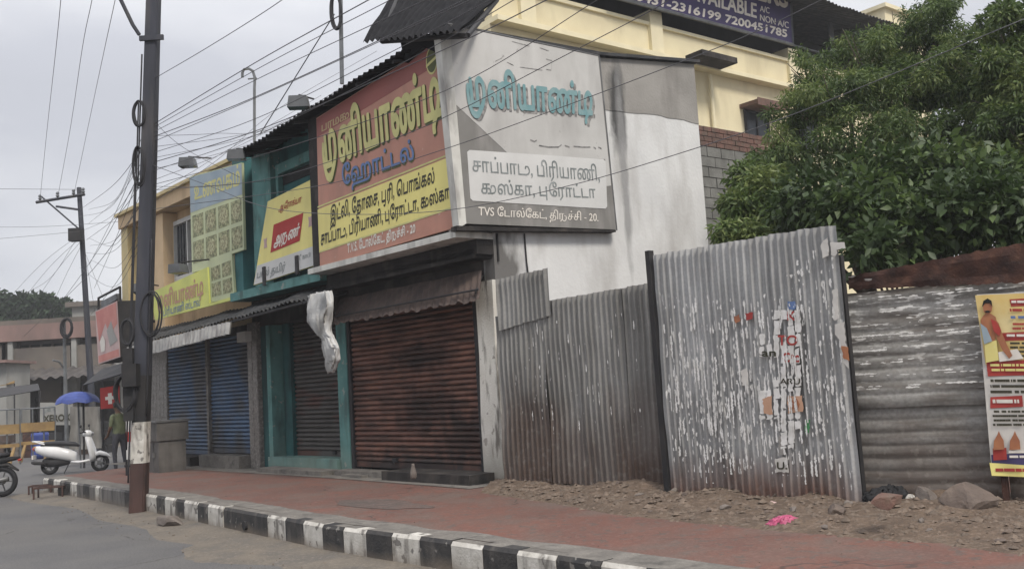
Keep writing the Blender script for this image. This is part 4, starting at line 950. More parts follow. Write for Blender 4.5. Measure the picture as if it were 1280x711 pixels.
poster(TB, FBf, rag([(1038,303),(1055,303),(1056,310),(1046,312),(1045,320),(1039,318)],12), yp-.01, M['poster_w'])
poster(TB, FBf, rag([(1044,405),(1055,402),(1057,428),(1060,445),(1060,460),(1054,452),(1050,425),(1044,418)],13), yp-.02, M['poster_w'])
poster(TB, FBf, rag([(1052,432),(1060,434),(1061,450),(1054,448)],14), yp-.026, M['poster_s'])
poster(TB, FBf, rag([(1040,362),(1047,360),(1048,398),(1042,400)],15), yp-.01, M['poster_w'])
for t_, q_, m_ in (('TO', [(972,431),(997,431),(997,419),(972,419)], 'poster_r'), ('Ctc', [(978,452),(999,452),(999,440),(978,441)], 'poster_r'), ('ARU', [(975,480),(1000,480),(1000,472),(975,473)], 'letterblack'),
                   ('K', [(984,400),(994,400),(994,389),(984,389)], 'poster_r'), ('U:', [(971,586),(984,586),(984,577),(971,577)], 'letterblack'), ('an', [(952,445),(970,445),(970,436),(952,436)], 'letterblack')):
    lettering(TB, t_, q_, FBf, yp-.006, M[m_], .02)

TC = Thing('sheet_fence', 'low fence of horizontal corrugated sheets under a rusty strip at the right', 'fence', FC, (1.5, 0, ZP))
def hsheet(T, fr, x0, x1, z0, z1, y, mat, pitch=.118, seed=0, amp=.005):
    mb = MB(); nz_ = int((z1-z0)/pitch*10)
    def fn(u, v):
        x = x0+(x1-x0)*u; z = z0+(z1-z0)*v + .02*noise.noise(Vector((x*1.5, 0, seed)))
        return (x, y+.02-amp*2.4*abs(math.sin(math.pi*((z0+(z1-z0)*v)/pitch)))**.8+.02*noise.noise(Vector((x*2, z*2, seed))), z)
    mb.grid(fn, 24, nz_); return T.part('corrugated_sheet', mb, mat, smooth=True)
zc = 1.18
hsheet(TC, FC, -.2, 3.6, zc, 2.27, .02, M['sheetC'], seed=40); hsheet(TC, FC, -.2, 1.28, .3, zc+.04, .05, M['sheetC'], seed=41); hsheet(TC, FC, 1.28, 3.6, .3, zc+.03, .075, M['sheetC'], seed=42)
s0, s1, s2, s3 = q(FC,1062,346,-.02), q(FC,1285,303,-.02), q(FC,1285,353,-.02), q(FC,1062,362,-.02)
mb = MB(); m_ = lambda t, a, b: (a[0]*(1-t)+b[0]*t, a[1]*(1-t)+b[1]*t)
mb.grid(lambda u, v: (m_(u, s3, s2)[0]*(1-v)+m_(u, s0, s1)[0]*v, -.04+.025*noise.noise(Vector((u*8, v*2, 0)))-.03*v, (m_(u, s3, s2)[1]*(1-v)+m_(u, s0, s1)[1]*v)+(.02*noise.noise(Vector((u*25,v,0))) if v in (0,1) else 0)), 60, 4)
TC.part('rusty_strip', mb, M['rust'])
a_ = q(FC,1256,600,-.03)[0]; mb = MB(); mb.box(a_-.03,a_+.02,-.03,.02,.2,1.2); TC.part('post', mb, M['rust'])
mb = MB()
for k in range(11, 19):
    zr_ = (k+.75)*.118
    if zc < zr_ < 2.26:
        for dz in (0, .022): torn(mb, True, zr_+dz-.03, -.1, 1.9, -.034-.002*(dz > 0), lambda x, z: .12, .012, 40+dz*50)
TC.part('paper_scrap', mb, M['scrapwhite'], kind='stuff')
# ---- devotional notice poster
PO = Thing('poster', 'crumpled yellow and red event poster pasted on the horizontal sheets', 'poster', FC, (1.6, -.06, .7))
def wob(x, z): return -.062 + .012*noise.noise(Vector((x*6, z*5, 2)))
def pfield(name, pts, d, mat):                     # subdivided quad strip that follows the paper
    c = [FC.px(a, b, -.06) for a, b in pts]; mb = MB()
    def fn(u, v):
        p_ = bil([c[3], c[2], c[1], c[0]], u, v); return (p_[0], wob(*p_)-d, p_[1])
    mb.grid(fn, 14, 14); return PO.part(name, mb, mat, smooth=True)
c_ = pfield('paper', [(1221,368),(1312,364),(1320,596),(1240,594)], 0, M['poster_w'])
pfield('yellow_field', [(1219,369),(1312,365),(1312,452),(1232,456)], .003, M['poster_y'])
pfield('red_band', [(1233,452),(1316,448),(1316,468),(1235,470)], .006, M['poster_r'])
pfield('red_band', [(1252,416),(1312,413),(1312,424),(1254,426)], .006, M['poster_r'])
pfield('red_band', [(1262,374),(1312,371),(1312,381),(1264,383)], .006, M['poster_r'])
pfield('red_band', [(1238,496),(1278,494),(1279,508),(1238,510)], .006, M['poster_r'])
pfield('purple_band', [(1239,568),(1316,564),(1317,582),(1240,584)], .006, M['poster_b'])
pfield('yellow_band', [(1237,578),(1318,583),(1320,597),(1240,594)], .009, M['signyellow'])
pfield('red_band', [(1241,560),(1258,559),(1259,574),(1242,575)], .009, M['poster_r'])
def textrows(x0, x1, y0, y1, n_, mat, seed, tall=.6):
    rs = random.Random(seed); mb = MB(); h_ = (y1-y0)/n_
    for r_ in range(n_):
        x = x0+rs.uniform(0, 3)
        while x < x1-2:
            w_ = rs.uniform(.8, 2.2)
            if rs.random() < .85:
                a_, b_ = FC.px(x, y0+(r_+tall)*h_, -.06), FC.px(x+w_*.8, y0+(r_+.1)*h_, -.06); yq_ = wob((a_[0]+b_[0])/2, (a_[1]+b_[1])/2)-.0135
                mb.add([(a_[0],yq_,a_[1]),(b_[0],yq_,a_[1]),(b_[0],yq_,b_[1]),(a_[0],yq_,b_[1])], [(0,1,2,3)])
            x += w_
    PO.part('small_print', mb, mat, kind='stuff')
textrows(1238, 1284, 454, 466, 2, M['signyellow'], 1); textrows(1256, 1284, 417, 423, 1, M['letterwhite'], 2); textrows(1264, 1284, 375, 381, 1, M['letterwhite'], 3)
textrows(1262, 1284, 385, 392, 1, M['poster_r'], 4); textrows(1262, 1284, 394, 401, 1, M['letterblue'], 5); textrows(1264, 1284, 403, 414, 2, M['poster_r'], 6)
textrows(1262, 1284, 427, 448, 4, M['letterblack'], 7); textrows(1238, 1284, 473, 494, 3, M['letterblack'], 8); textrows(1240, 1276, 498, 507, 1, M['letterwhite'], 9)
textrows(1241, 1282, 512, 534, 4, M['letterblack'], 10); textrows(1242, 1284, 584, 592, 1, M['poster_r'], 11); textrows(1260, 1284, 562, 574, 2, M['letterwhite'], 12)
mb = MB()
def flat(pts, d, mat, name):
    mb = MB(); c = [FC.px(a, b, -.06) for a, b in pts]
    mb.prism(c, -.082-d, -.080-d); PO.part(name, mb, mat)
flat([(1229,382),(1231,377),(1235,375),(1239,377),(1241,383),(1240,389),(1237,393),(1233,393),(1230,389)], .003, M['poster_s'], 'printed_figure')
flat([(1226,400),(1230,394),(1234,391),(1239,392),(1245,396),(1247,404),(1246,416),(1244,426),(1232,428),(1229,416)], .0, M['poster_s'], 'printed_figure')
flat([(1244,398),(1249,404),(1253,416),(1259,430),(1266,444),(1262,448),(1254,438),(1247,424),(1243,410)], .006, M['poster_s'], 'printed_figure')
flat([(1239,398),(1246,402),(1252,412),(1250,420),(1243,414)], .012, M['poster_r'], 'printed_garment')
flat([(1226,404),(1234,410),(1241,426),(1231,430)], .009, M['paleblue'], 'printed_garment')
flat([(1231,429),(1246,425),(1249,450),(1233,453)], .003, M['signyellow'], 'printed_garment')
flat([(1228,384),(1230,376),(1235,373),(1240,376),(1241,383),(1238,379),(1232,379)], .008, M['hair'], 'printed_hair')
flat([(1231,389),(1235,388),(1239,389),(1237,391),(1233,391)], .012, M['hair'], 'printed_hair')
flat([(1248,440),(1272,436),(1280,448),(1250,452)], .0, M['letterwhite'], 'printed_shape')
for a0 in (1242, 1262):
    flat([(a0,562),(a0+1,550),(a0+5,543),(a0+7,538),(a0+9,543),(a0+13,550),(a0+14,561)], .0, M['poster_s'], 'printed_tower')

# ================================================================== ROCKS AND LITTER
def rock(name, label, cat, px_, py_, z, sx, sy, sz, mat, seed, ang=0, group=None, sink=.15):
    rr = random.Random(int(seed*7+1)); cuts = [(Vector((rr.uniform(-1,1), rr.uniform(-1,1), rr.uniform(-.6,1))).normalized(), rr.uniform(.5,.8)) for _ in range(11)]
    p = gp(px_, py_, z); bm = bmesh.new(); bmesh.ops.create_icosphere(bm, subdivisions=3, radius=1)
    for v in bm.verts:
        n_ = noise.noise(v.co*1.1+Vector((seed, seed*2, 0)))*.45 + noise.noise(v.co*2.6+Vector((seed, 0, 3)))*.18
        v.co *= 1+n_; v.co = Vector((round(v.co.x*2.2)/2.2*.35+v.co.x*.65, v.co.y, round(v.co.z*2)/2*.35+v.co.z*.65))
        for pn, pd_ in cuts:
            d_ = v.co.dot(pn)-pd_
            if d_ > 0: v.co -= pn*d_*.9
        v.co = Vector((v.co.x*sx*1.15, v.co.y*sy*1.15, v.co.z*sz*1.15 + sz*(1-sink)))
    me = bpy.data.meshes.new(name); bm.to_mesh(me); bm.free(); me.materials.append(mat)
    o = bpy.data.objects.new(name, me); COL.objects.link(o); o.location = (p.x, p.y, z); o.rotation_euler = (0, 0, ang); tag(o, label, cat, group); return o
rock('boulder', 'big brown boulder leaning at the foot of the horizontal sheet fence', 'rock', 1212, 643, .29, .22, .16, .145, M['stonebrown'], 3, -.5, sink=.1)
rock('rock', 'squarish grey rock left of the big boulder', 'rock', 1160, 636, .29, .105, .1, .105, M['stone'], 8, .3)
rock('rock', 'pale little stone left of the squarish rock', 'rock', 1136, 630, .31, .055, .05, .05, M['kerbwhite'], 5)
rock('rock', 'orange brown stone on the dark rubbish at the fence corner', 'rock', 1106, 633, .50, .11, .08, .06, M['brick'], 12, .2)
rock('rock', 'half buried lumpy stone beside the tall silver sheets', 'rock', 1046, 646, .30, .11, .08, .06, M['stonebrown'], 16, .8)
rock('rock', 'flat grey slab stone lying in the dirt below the fence corner', 'rock', 1103, 656, .30, .1, .06, .03, M['stone'], 19, .6)
rock('rock', 'grey rock lying on the road against the kerb near the pole', 'rock', 213, 657, 0, .22, .13, .085, M['stone'], 23, -.7)
rock('rock', 'reddish stone chip beside the black rubbish', 'rock', 1118, 633, .31, .06, .035, .03, M['brick'], 29)
rock('rock', 'small pinkish stone on the dirt above the pink bag', 'rock', 966, 632, .31, .035, .03, .025, M['adpale'], 33)
random.seed(5)
for k in range(16):
    vp_ = Vector(verge(random.uniform(.3,.85), random.uniform(.1,.7))); q_ = ROT_W.transposed() @ (vp_-EYE); x = 640+FPX*q_.x/(-q_.z); y = 355.5-FPX*q_.y/(-q_.z)
    rock('rubble', 'small loose rubble stone lying in the dirt verge', 'rubble', x, y, vp_.z-.005, random.uniform(.025,.055), random.uniform(.02,.04), random.uniform(.015,.03), random.choice((M['stone'], M['stonebrown'])), 50+k, random.random()*3, 'loose rubble stones in the dirt verge')
p = gp(1110, 633, .30); l_ = [(p.x-.16,p.y,.3,.06,.05),(p.x-.05,p.y+.03,.34,.16,.12),(p.x,p.y+.05,.4,.17,.12),(p.x+.04,p.y+.06,.45,.12,.08),(p.x+.05,p.y+.06,.48,.04,.03)]
crumple('rubbish_bag', 'torn black rubbish heaped in the corner where the two fences meet', 'rubbish', l_, M['rubber'], WF, 2)
p = gp(978, 655, .30)
crumple('plastic_bag', 'crumpled bright pink plastic bag lying on the dirt verge', 'bag', [(p.x,p.y,.285,.09,.06),(p.x,p.y,.30,.12,.07),(p.x+.02,p.y,.34,.1,.05),(p.x+.03,p.y,.37,.04,.03)], M['pink'], WF, 6, .02)
p = gp(517, 598, .42)
mb = MB(); mb.rings([[(p.x+r*math.cos(i*.785), p.y+r*math.sin(i*.785), z) for i in range(8)] for r, z in ((.035,.42),(.045,.45),(.045,.5),(.03,.56),(.02,.6),(.022,.62))])
single('bottle', 'small grimy pale bottle standing on the dark shutter step', 'bottle', mb, M['stone'], smooth=True)

# ================================================================== MAIN UTILITY POLE
pb_ = gp(173, 641, 0); topd = dp(192, 0, pb_.y); ax = (topd-pb_).normalized(); PT = pb_ + ax*((9.2)/ax.z)
UP = Thing('utility_pole', 'thick dark steel utility pole with maroon, white and black painted foot at the kerb', 'utility pole', WF, tuple(pb_))
def poleseg(z0, z1, hw0, hw1, mat, name, label=None):
    mb = MB(); pr = []
    a = pb_ + ax*(z0/ax.z); b = pb_ + ax*(z1/ax.z)
    for c, h in ((a, hw0), (b, hw1)):
        pr.append([(c.x+dx*h, c.y+dy*h, c.z) for dx, dy in ((-1,-.7),(-.8,-1),(.8,-1),(1,-.7),(1,.7),(.8,1),(-.8,1),(-1,.7))])
    mb.rings(pr); return UP.part(name, mb, mat, label=label)
zpx = lambda y: CH + (508-y)*pb_.y/FPX
poleseg(-.1, zpx(577), .118, .117, M['polemaroon'], 'painted_foot')
poleseg(zpx(577), zpx(527), .119, .118, M['kerbwhite'], 'painted_band', 'white painted band')
poleseg(zpx(527), zpx(470), .117, .116, M['poleblack'], 'painted_band', 'black painted band')
poleseg(zpx(470), 9.2, .115, .095, M['pole'], 'shaft')
def pa_(z): return pb_ + ax*(z/ax.z)
def coil(T, c, R_, r, sx, sz, n=3, seed=0, mat=None, name='cable_coil'):
    mb = MB(); random.seed(seed)
    for k in range(n): mb.torus((c[0]+random.uniform(-.02,.02), c[1]+random.uniform(-.03,.03), c[2]+random.uniform(-.02,.02)), (.15*k-.1, 1, random.uniform(-.1,.1)), R_*random.uniform(.92,1.06), r, 22, 5, sx=sx, sz=sz)
    return T.part(name, mb, mat or M['cable'], smooth=True)
c = pa_(zpx(139)); coil(UP, (c.x-.13, c.y-.12, c.z), .17, .012, .55, 1.25, 4, 1)
c = pa_(zpx(205)); coil(UP, (c.x-.12, c.y-.12, c.z), .2, .012, .45, 1.5, 4, 2)
c = pa_(zpx(395)); coil(UP, (c.x+.16, c.y-.12, c.z), .26, .011, .6, 1.3, 4, 3)
c = pa_(zpx(415)); coil(UP, (c.x-.2, c.y-.12, c.z), .17, .012, .6, 1.2, 3, 4)
c = pa_(zpx(490)); coil(UP, (c.x-.2, c.y-.14, c.z), .22, .014, .8, 1.2, 5, 5)
c = pa_(zpx(470)); mb = MB(); mb.box(c.x-.2,c.x+.02,c.y-.3,c.y-.13,c.z-.16,c.z+.18); bx = UP.part('junction_box', mb, M['poleblack'])
c = pa_(zpx(38)); mb = MB(); mb.tube([(c.x-.16,c.y-.12,c.z+.04),(c.x-.25,c.y-.15,c.z+.2),(c.x-.5,c.y-.3,c.z+.85)], .03); mb.box(c.x-.16,c.x+.22,c.y-.14,c.y-.1,c.z-.06,c.z+.02); UP.part('bracket', mb, M['pole'])
mb = MB()
for k, (dx, y0, y1) in enumerate(((-.12,60,235),(-.15,120,470),(.12,300,520),(-.17,225,560),(-.13,440,600))):
    a = zpx(y1); b = zpx(y0); mb.tube([tuple(pa_(a+(b-a)*t/8) + Vector((dx+.03*noise.noise(Vector((t, k, 0))), -.1, 0))) for t in range(9)], .013, 5)
UP.part('down_cable', mb, M['cable'], smooth=True)
mb = MB(); c = pa_(zpx(395)); mb.box(c.x-.27,c.x-.12,c.y-.2,c.y-.05,c.z-1.6,c.z-.5); UP.part('conduit_bundle', mb, M['poleblack'])

# far pole
fp = dp(113, 470, 34); ft = dp(99, 238, 34)
FP = Thing('utility_pole', 'slim distant pole with a timber crossarm left of the street', 'utility pole', WF, (fp.x, fp.y, 0))
axp = (ft-fp).normalized(); bt = fp - axp*(fp.z/axp.z)
mb = MB(); mb.tube([bt, ft+axp*.1], [.13,.085], 8); FP.part('shaft', mb, M['pole'])
ca, cb = dp(45,253,33.8), dp(106,243,33.8); mb = MB()
mb.tube([ca, cb], .055, 4); mb.tube([dp(52,246,33.9), dp(103,290,33.9)], .03, 5); mb.tube([dp(70,258,33.8), dp(98,262,33.8)], .04, 4); FP.part('crossarm', mb, M['pole'])
for x_ in (50, 72, 92, 104):
    a = dp(x_, 252-(x_-45)*.16-1, 33.8); mb = MB(); mb.rings([[(a.x+r*math.cos(i*1.05), a.y+r*math.sin(i*1.05), a.z+z) for i in range(6)] for r, z in ((.03,0),(.07,.05),(.04,.1),(.07,.14),(.03,.2))]); FP.part('insulator', mb, M['galv'])
a = dp(97,293,33.7); mb = MB(); mb.box(a.x-.25,a.x+.2,a.y-.2,a.y+.1,a.z-.25,a.z+.2); FP.part('junction_box', mb, M['poleblack'])
# hooked lamp post, roof pole with coil, thin street lamp far left
HP = Thing('hook_lamp_post', 'thin post with a hooked top rising behind the teal roof', 'lamp post', WF, tuple(dp(318,200,23)))
d_ = 23; pts = [dp(318,215,d_), dp(318,110,d_), dp(318.5,97,d_), dp(316,89,d_), dp(311,86,d_), dp(305,87,d_), dp(303,91,d_), dp(303,97,d_)]
mb = MB(); mb.tube([(pts[0].x,pts[0].y,0)]+pts, .035, 6); HP.part('post', mb, M['galv'])
mb = MB(); mb.tube([dp(310,99,d_), dp(321,98,d_)], .02, 5); HP.part('bracket', mb, M['galv'])
RP = Thing('roof_pole', 'thin steel pole with a hanging coil of cable, fixed on the hotel roof', 'pole', WF, tuple(dp(427,100,17.5)))
mb = MB(); mb.tube([dp(427.5,105,17.5), dp(425,-40,17.5)], .04, 6); RP.part('post', mb, M['galv'])
c = dp(421,15,17.4); coil(RP, (c.x, c.y-.05, c.z), .26, .016, .42, 1.35, 7, 8)
# ================================================================== CABLES
def cable(label, pts, r=.012, group=None, sag=0):
    P = [dp(*p) for p in pts]; out = []
    if len(P) == 2:
        out = [P[0].lerp(P[1], t/16) - Vector((0,0,sag*4*(t/16)*(1-t/16))) for t in range(17)]
    else:
        Q = [P[0]*2-P[1]] + P + [P[-1]*2-P[-2]]
        for i in range(1, len(Q)-2):
            for t in range(8):
                t_ = t/8; a, b, c, d = Q[i-1:i+3]
                out.append(.5*((2*b)+(-a+c)*t_+(2*a-5*b+4*c-d)*t_**2+(-a+3*b-3*c+d)*t_**3))
        out.append(P[-1])
    mb = MB(); mb.tube(out, r*.5, 5); single('overhead_cable', label, 'cable', mb, M['wire'], smooth=True, group=group)
PD = pb_.y
cable('leftmost of three slack wires dropping down the open sky', [(50,250,33.8),(58,170,28),(69,70,20),(76,0,15),(84,-120,9)], .012)
cable('middle of three slack wires dropping down the open sky', [(72,248,33.8),(88,160,27),(103,60,19),(115,0,15),(135,-120,9)], .012)
cable('right one of three slack wires dropping down the open sky', [(92,245,33.8),(114,140,27),(131,60,19),(144,0,15),(168,-120,9)], .012)
cable('topmost single wire rising right from the thick pole', [(192,99,PD),(262,58,12.5),(350,2,10.5),(430,-60,9)], .010)
G = 'service cables fanning right from the thick pole'
fan = [((191,156),(320,78),(472,-6)), ((191,160),(330,82),(500,-6)), ((190,166),(330,95),(545,-6)), ((190,172),(320,121),(560,10),(600,-15)), ((190,178),(330,118),(610,-10)),
       ((189,192),(316,150),(470,75),(628,-8)), ((189,204),(330,160),(560,60),(700,-8)), ((188,215),(330,165),(520,70),(660,-10)), ((188,232),(340,190),(560,112),(760,-8))]
for i, f_ in enumerate(fan):
    n_ = len(f_); cable(['topmost','second','third','fourth','fifth','sixth','seventh','eighth','lowest'][i]+' of nine service cables fanning up to the right from the thick pole', [(x, y, PD-(PD-8.5)*k/(n_-1)) for k, (x, y) in enumerate(f_)], .009 if i % 3 else .012, G)
cable('cable crossing the teal letters of the faded side sign', [(188,238,PD),(330,225,13),(480,178,11.2),(570,140,10.4),(690,78,9.4),(802,20,8.6),(850,-8,8.2)], .009)
cable('cable sloping over the faded side sign towards the tree', [(187,262,PD),(400,232,12.5),(545,190,11),(700,135,10),(840,82,9.2),(940,42,8.5),(1040,-6,8)], .009)
cable('lowest cable sagging over both hotel signs and the white wall', [(187,205,PD),(260,232,13.5),(337,260,12.8),(440,268,11.8),(565,262,11),(700,235,10.2),(830,198,9.4),(1000,140,8.6),(1290,20,7.6)], .009)
cable('thick guy cable slanting from the roof pole down to the roof edge', [(418,18,17.3),(325,168,19.5)], .022)
cable('cable hanging between the thick pole and the food banner', [(188,148,PD),(230,185,15.5),(300,222,17.0)], .008)
cable('nearly level cable above the food banner', [(188,233,PD),(250,233,16),(338,226,17.5)], .008)
for i, (a, b) in enumerate((((178,182),(112,330)),((178,205),(118,360)),((176,215),(60,400)),((176,232),(108,300)),((175,258),(30,420)),((176,190),(100,262)),((175,300),(112,395)))):
    cable(['steepest','second','outermost long','fourth','longest low','short upper','lowest'][i]+' of the slack service lines running from the thick pole to the far pole', [(a[0], a[1], PD), ((a[0]*.55+b[0]*.45)-3, (a[1]*.5+b[1]*.5)+8, 22), (b[0], b[1], 33)], .011, 'slack service lines down the street')
cable('level wire entering from the left to the far crossarm', [(-20,236,33.8),(104,237,33.8)], .014)
cable('lower level wire entering from the left behind the far pole', [(-20,284,33.5),(60,283,33.5),(165,276,30)], .012)
cable('sagging wire low at the left edge behind the far pole', [(-20,300,33.5),(60,293,33.5),(100,289,33.5)], .012)
cable('service lines dipping from the far pole towards the roofs at left', [(100,292,33.5),(60,350,40),(10,375,44)], .012)

rw = random.Random(9)
for i in range(7):
    y0 = 170+i*14; x1 = 250+rw.uniform(0,200); y1 = 225-(x1-200)*rw.uniform(.38,.62)
    cable(['first','second','third','fourth','fifth','sixth','seventh'][i]+' from top of the fine wires passing over the food banner', [(190,y0,PD),((190+x1)/2,(y0+y1)/2+rw.uniform(2,10),16),(x1,y1,18.5),(x1+120,y1-70,20)], .008)
for i in range(9):
    y0 = 165+i*17; x1 = 101+rw.uniform(-4,14); y1 = 262+i*9
    cable(['first','second','third','fourth','fifth','sixth','seventh','eighth','ninth'][i]+' from top of the tangled wires between both poles', [(180,y0,PD),((180+x1)/2+rw.uniform(-4,4),(y0+y1)/2+rw.uniform(8,45),23),(x1,y1,33.6)], .009)
for i in range(6):
    x1 = [0,18,35,60,120,140][i]; cable(['first','second','third','fourth','fifth','sixth'][i]+' from left of the drop wires under the far pole', [(104,290+i*4,33.5),((104+x1)/2,330+i*5,38),(x1,385+i*3,44)], .012)
# ================================================================== YELLOW BUILDING BEHIND
YF = SF.shift(5.0, 8.0)
YB = Thing('apartment_building', 'tall cream building with open top floor behind the tree and the hotel', 'building', YF, (10, 0, 0))
yx = lambda x, y, d=0: YF.px(x, y, d)
A1 = yx(985,92); zpar = A1[1]; pz = yx(815,24)[1]
print('cream', A1, pz, yx(600,30), yx(1000,100))
zp = (A1[1]+pz)/2
xl = yx(612,30)[0]; XR = yx(1140,60)[0]
zc1 = yx(870,88)[1]; zc2 = yx(700,40)[1]; zcc = (zc1+zc2)/2
mb = MB(); mb.box(xl, XR, 0, 2, 0, zcc-.12); YB.part('wall', mb, M['cream'])
mb = MB(); mb.box(xl, XR, -.35, 2, zcc-.118, zcc+.02); YB.part('cornice', mb, M['creamlight'])
mb = MB(); mb.box(xl, XR, -.12, .2, zcc+.022, zp); YB.part('parapet', mb, M['cream'])
mb = MB(); mb.box(xl, XR, -.2, .28, zp+.002, zp+.1); YB.part('parapet_cap', mb, M['creamlight'])
for x_ in (818, 985, 660):
    a = yx(x_, 60)[0]; mb = MB(); mb.box(a-.35, a+.15, -.24, .4, zcc+.025, zp+.45); YB.part('parapet_post', mb, M['creamlight'])
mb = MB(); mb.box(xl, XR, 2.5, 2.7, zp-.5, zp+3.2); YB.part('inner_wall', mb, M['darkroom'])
r0 = yx(985,-60)[0]
# shed roof of the open floor
zr = yx(1095,20,-1.6)[1]; zr0 = zr+.9
mb = csheet(0,0, (xl,-1.5,zr+.0), (XR-.4,-1.5,zr), (XR-.4,3.4,zr+1.0), (xl,3.4,zr+1.0), .2, .03, 3, sag=.05, seed=12)
YB.part('roof_sheet', mb, M['roofsheet'], smooth=True)
mb = MB()
for x_ in (700, 1042, 1075):
    a = yx(x_,40)[0]; mb = MB(); mb.tube([(a,.1,zp+.1),(a,.1,zr+.35)], .09, 8); YB.part('roof_post', mb, M['galv'])
mb = MB(); mb.box(xl, XR, .06, .12, zp+.75, zp+.8); YB.part('railing', mb, M['galv'])
# windows and sunshades below
def ywin(x0, y0, x1, y1):
    a, b = yx(x0, y0), yx(x1, y1); mb = MB(); mb.box(a[0], b[0], -.015, -.003, b[1], a[1]); w_ = YB.part('window', mb, M['glass'])
    mb = MB(); mb.box(a[0]-.08,a[0],-.06,-.002,b[1],a[1]); mb.box(b[0],b[0]+.08,-.06,-.002,b[1],a[1]); mb.box(a[0]-.08,b[0]+.08,-.06,-.002,b[1]-.08,b[1]); mb.box(a[0]-.08,b[0]+.08,-.06,-.002,a[1],a[1]+.06); YB.part('frame', mb, M['blackmetal'], parent=w_)
    mb = MB(); mb.box((a[0]+b[0])/2-.03,(a[0]+b[0])/2+.03,-.05,-.016,b[1],a[1]); YB.part('mullion', mb, M['blackmetal'], parent=w_)
    mb = MB(); mb.box(a[0]-.25, b[0]+.3, -.7, -.002, a[1]+.08, a[1]+.2); mb.box(a[0]-.25, b[0]+.3, -.72, -.701, a[1]+.02, a[1]+.25); YB.part('sunshade', mb, M['brick'])
ywin(931,140,960,175); ywin(862,205,885,240); ywin(990,150,1020,190)
mb = MB(); a, b = yx(872,78,-.3), yx(899,86,-.3); mb.box(a[0]-.6,b[0],-1.0,-.36,b[1]-.05,b[1]+.12); YB.part('water_spout', mb, M['soot'])
mb = MB(); a = yx(889,120,-.1)[0]; mb.tube([(a,-.12,.2),(a,-.12,zcc-.2)], .06, 8); YB.part('drain_pipe', mb, M['creamlight'])
# banner on its parapet
BN = Thing('banner', 'purple banner advertising rooms with phone numbers on the cream building', 'banner', YF, (8, -.6, zp))
yn = -.5
mb = MB(); mb.prism([yx(a, b, yn) for a, b in ((760,-60),(985,-60),(991,56),(765,-6))], yn, yn+.08); BN.part('board', mb, M['purple'])
mb = MB(); q1, q2, q3 = yx(765,-4,yn), yx(991,56,yn), yx(985,-60,yn); mb.tube([(q1[0],yn,q1[1]),(q2[0],yn,q2[1]),(q3[0],yn,q3[1])], .06, 5); BN.part('frame', mb, M['galv'])
lettering(BN, '0431-2316199 7200451785', [(794,0),(984,47),(984,38),(796,-10)], YF, yn-.01, M['letterwhite'], .03)
lettering(BN, 'AVAILABLE', [(862,-1),(946,23),(946,5),(862,-17)], YF, yn-.01, M['letterwhite'], .03)
lettering(BN, 'A/C', [(950,14.5),(962,17.5),(962,10),(950,7)], YF, yn-.01, M['letterwhite'], .02)
lettering(BN, 'NON A/C', [(950,26),(986,36),(986,28),(950,18)], YF, yn-.01, M['letterwhite'], .02)
lettering(BN, 'QUARTERS', [(850,-29),(985,10),(985,-12),(850,-52)], YF, yn-.01, M['letterwhite'], .04)
# small cream stair head further right
SH = Thing('stair_house', 'small cream rooftop block peeking over the tree at the right', 'building', YF, (yx(1125,30,6)[0], 6, 0))
a, b = yx(1105,8,6), yx(1142,40,6)
mb = MB(); mb.box(a[0], b[0]+1.0, 6, 9, 0, a[1]-.1); SH.part('wall', mb, M['cream'])
mb = MB(); mb.box(a[0]-.2, b[0]+1.2, 5.8, 9.2, a[1]-.099, a[1]+.1); SH.part('roof_slab', mb, M['creamlight'])
# brick topped block wall
BW = SF.shift(4.55, 1.2)
WL = Thing('block_wall', 'grey concrete block wall with red brick courses on top beside the tree', 'wall', BW, (1, 0, 0))
z_t = BW.px(884,158)[1]; z_b = BW.px(884,183)[1]; xl_ = BW.px(880,200)[0]-.3
mb = MB(); mb.box(xl_, 3.2, .02, .2, 0, z_t-.02); WL.part('core', mb, M['mortar'])
nb = 4; bh = (z_t-z_b)/nb
bme = MB().box(.006, .225, 0, .022, .006, bh-.008).mesh('brick', M['brick']); kme = MB().box(.007, .40, 0, .022, .007, .19).mesh('block', M['block'])
random.seed(3)
for r_ in range(nb):
    for c_i in range(13): WL.inst('brick', bme, (xl_+c_i*.232-(.116 if r_ % 2 else 0), -.004+random.uniform(-.006,.004), z_b+r_*bh), rot=(0, random.uniform(-.01,.01), 0))
r_ = 0; z = z_b-.2
while z > 2.2:
    for c_i in range(8): WL.inst('block', kme, (xl_+c_i*.41-(.2 if r_ % 2 else 0), random.uniform(-.006,.004), z))
    z -= .2; r_ += 1

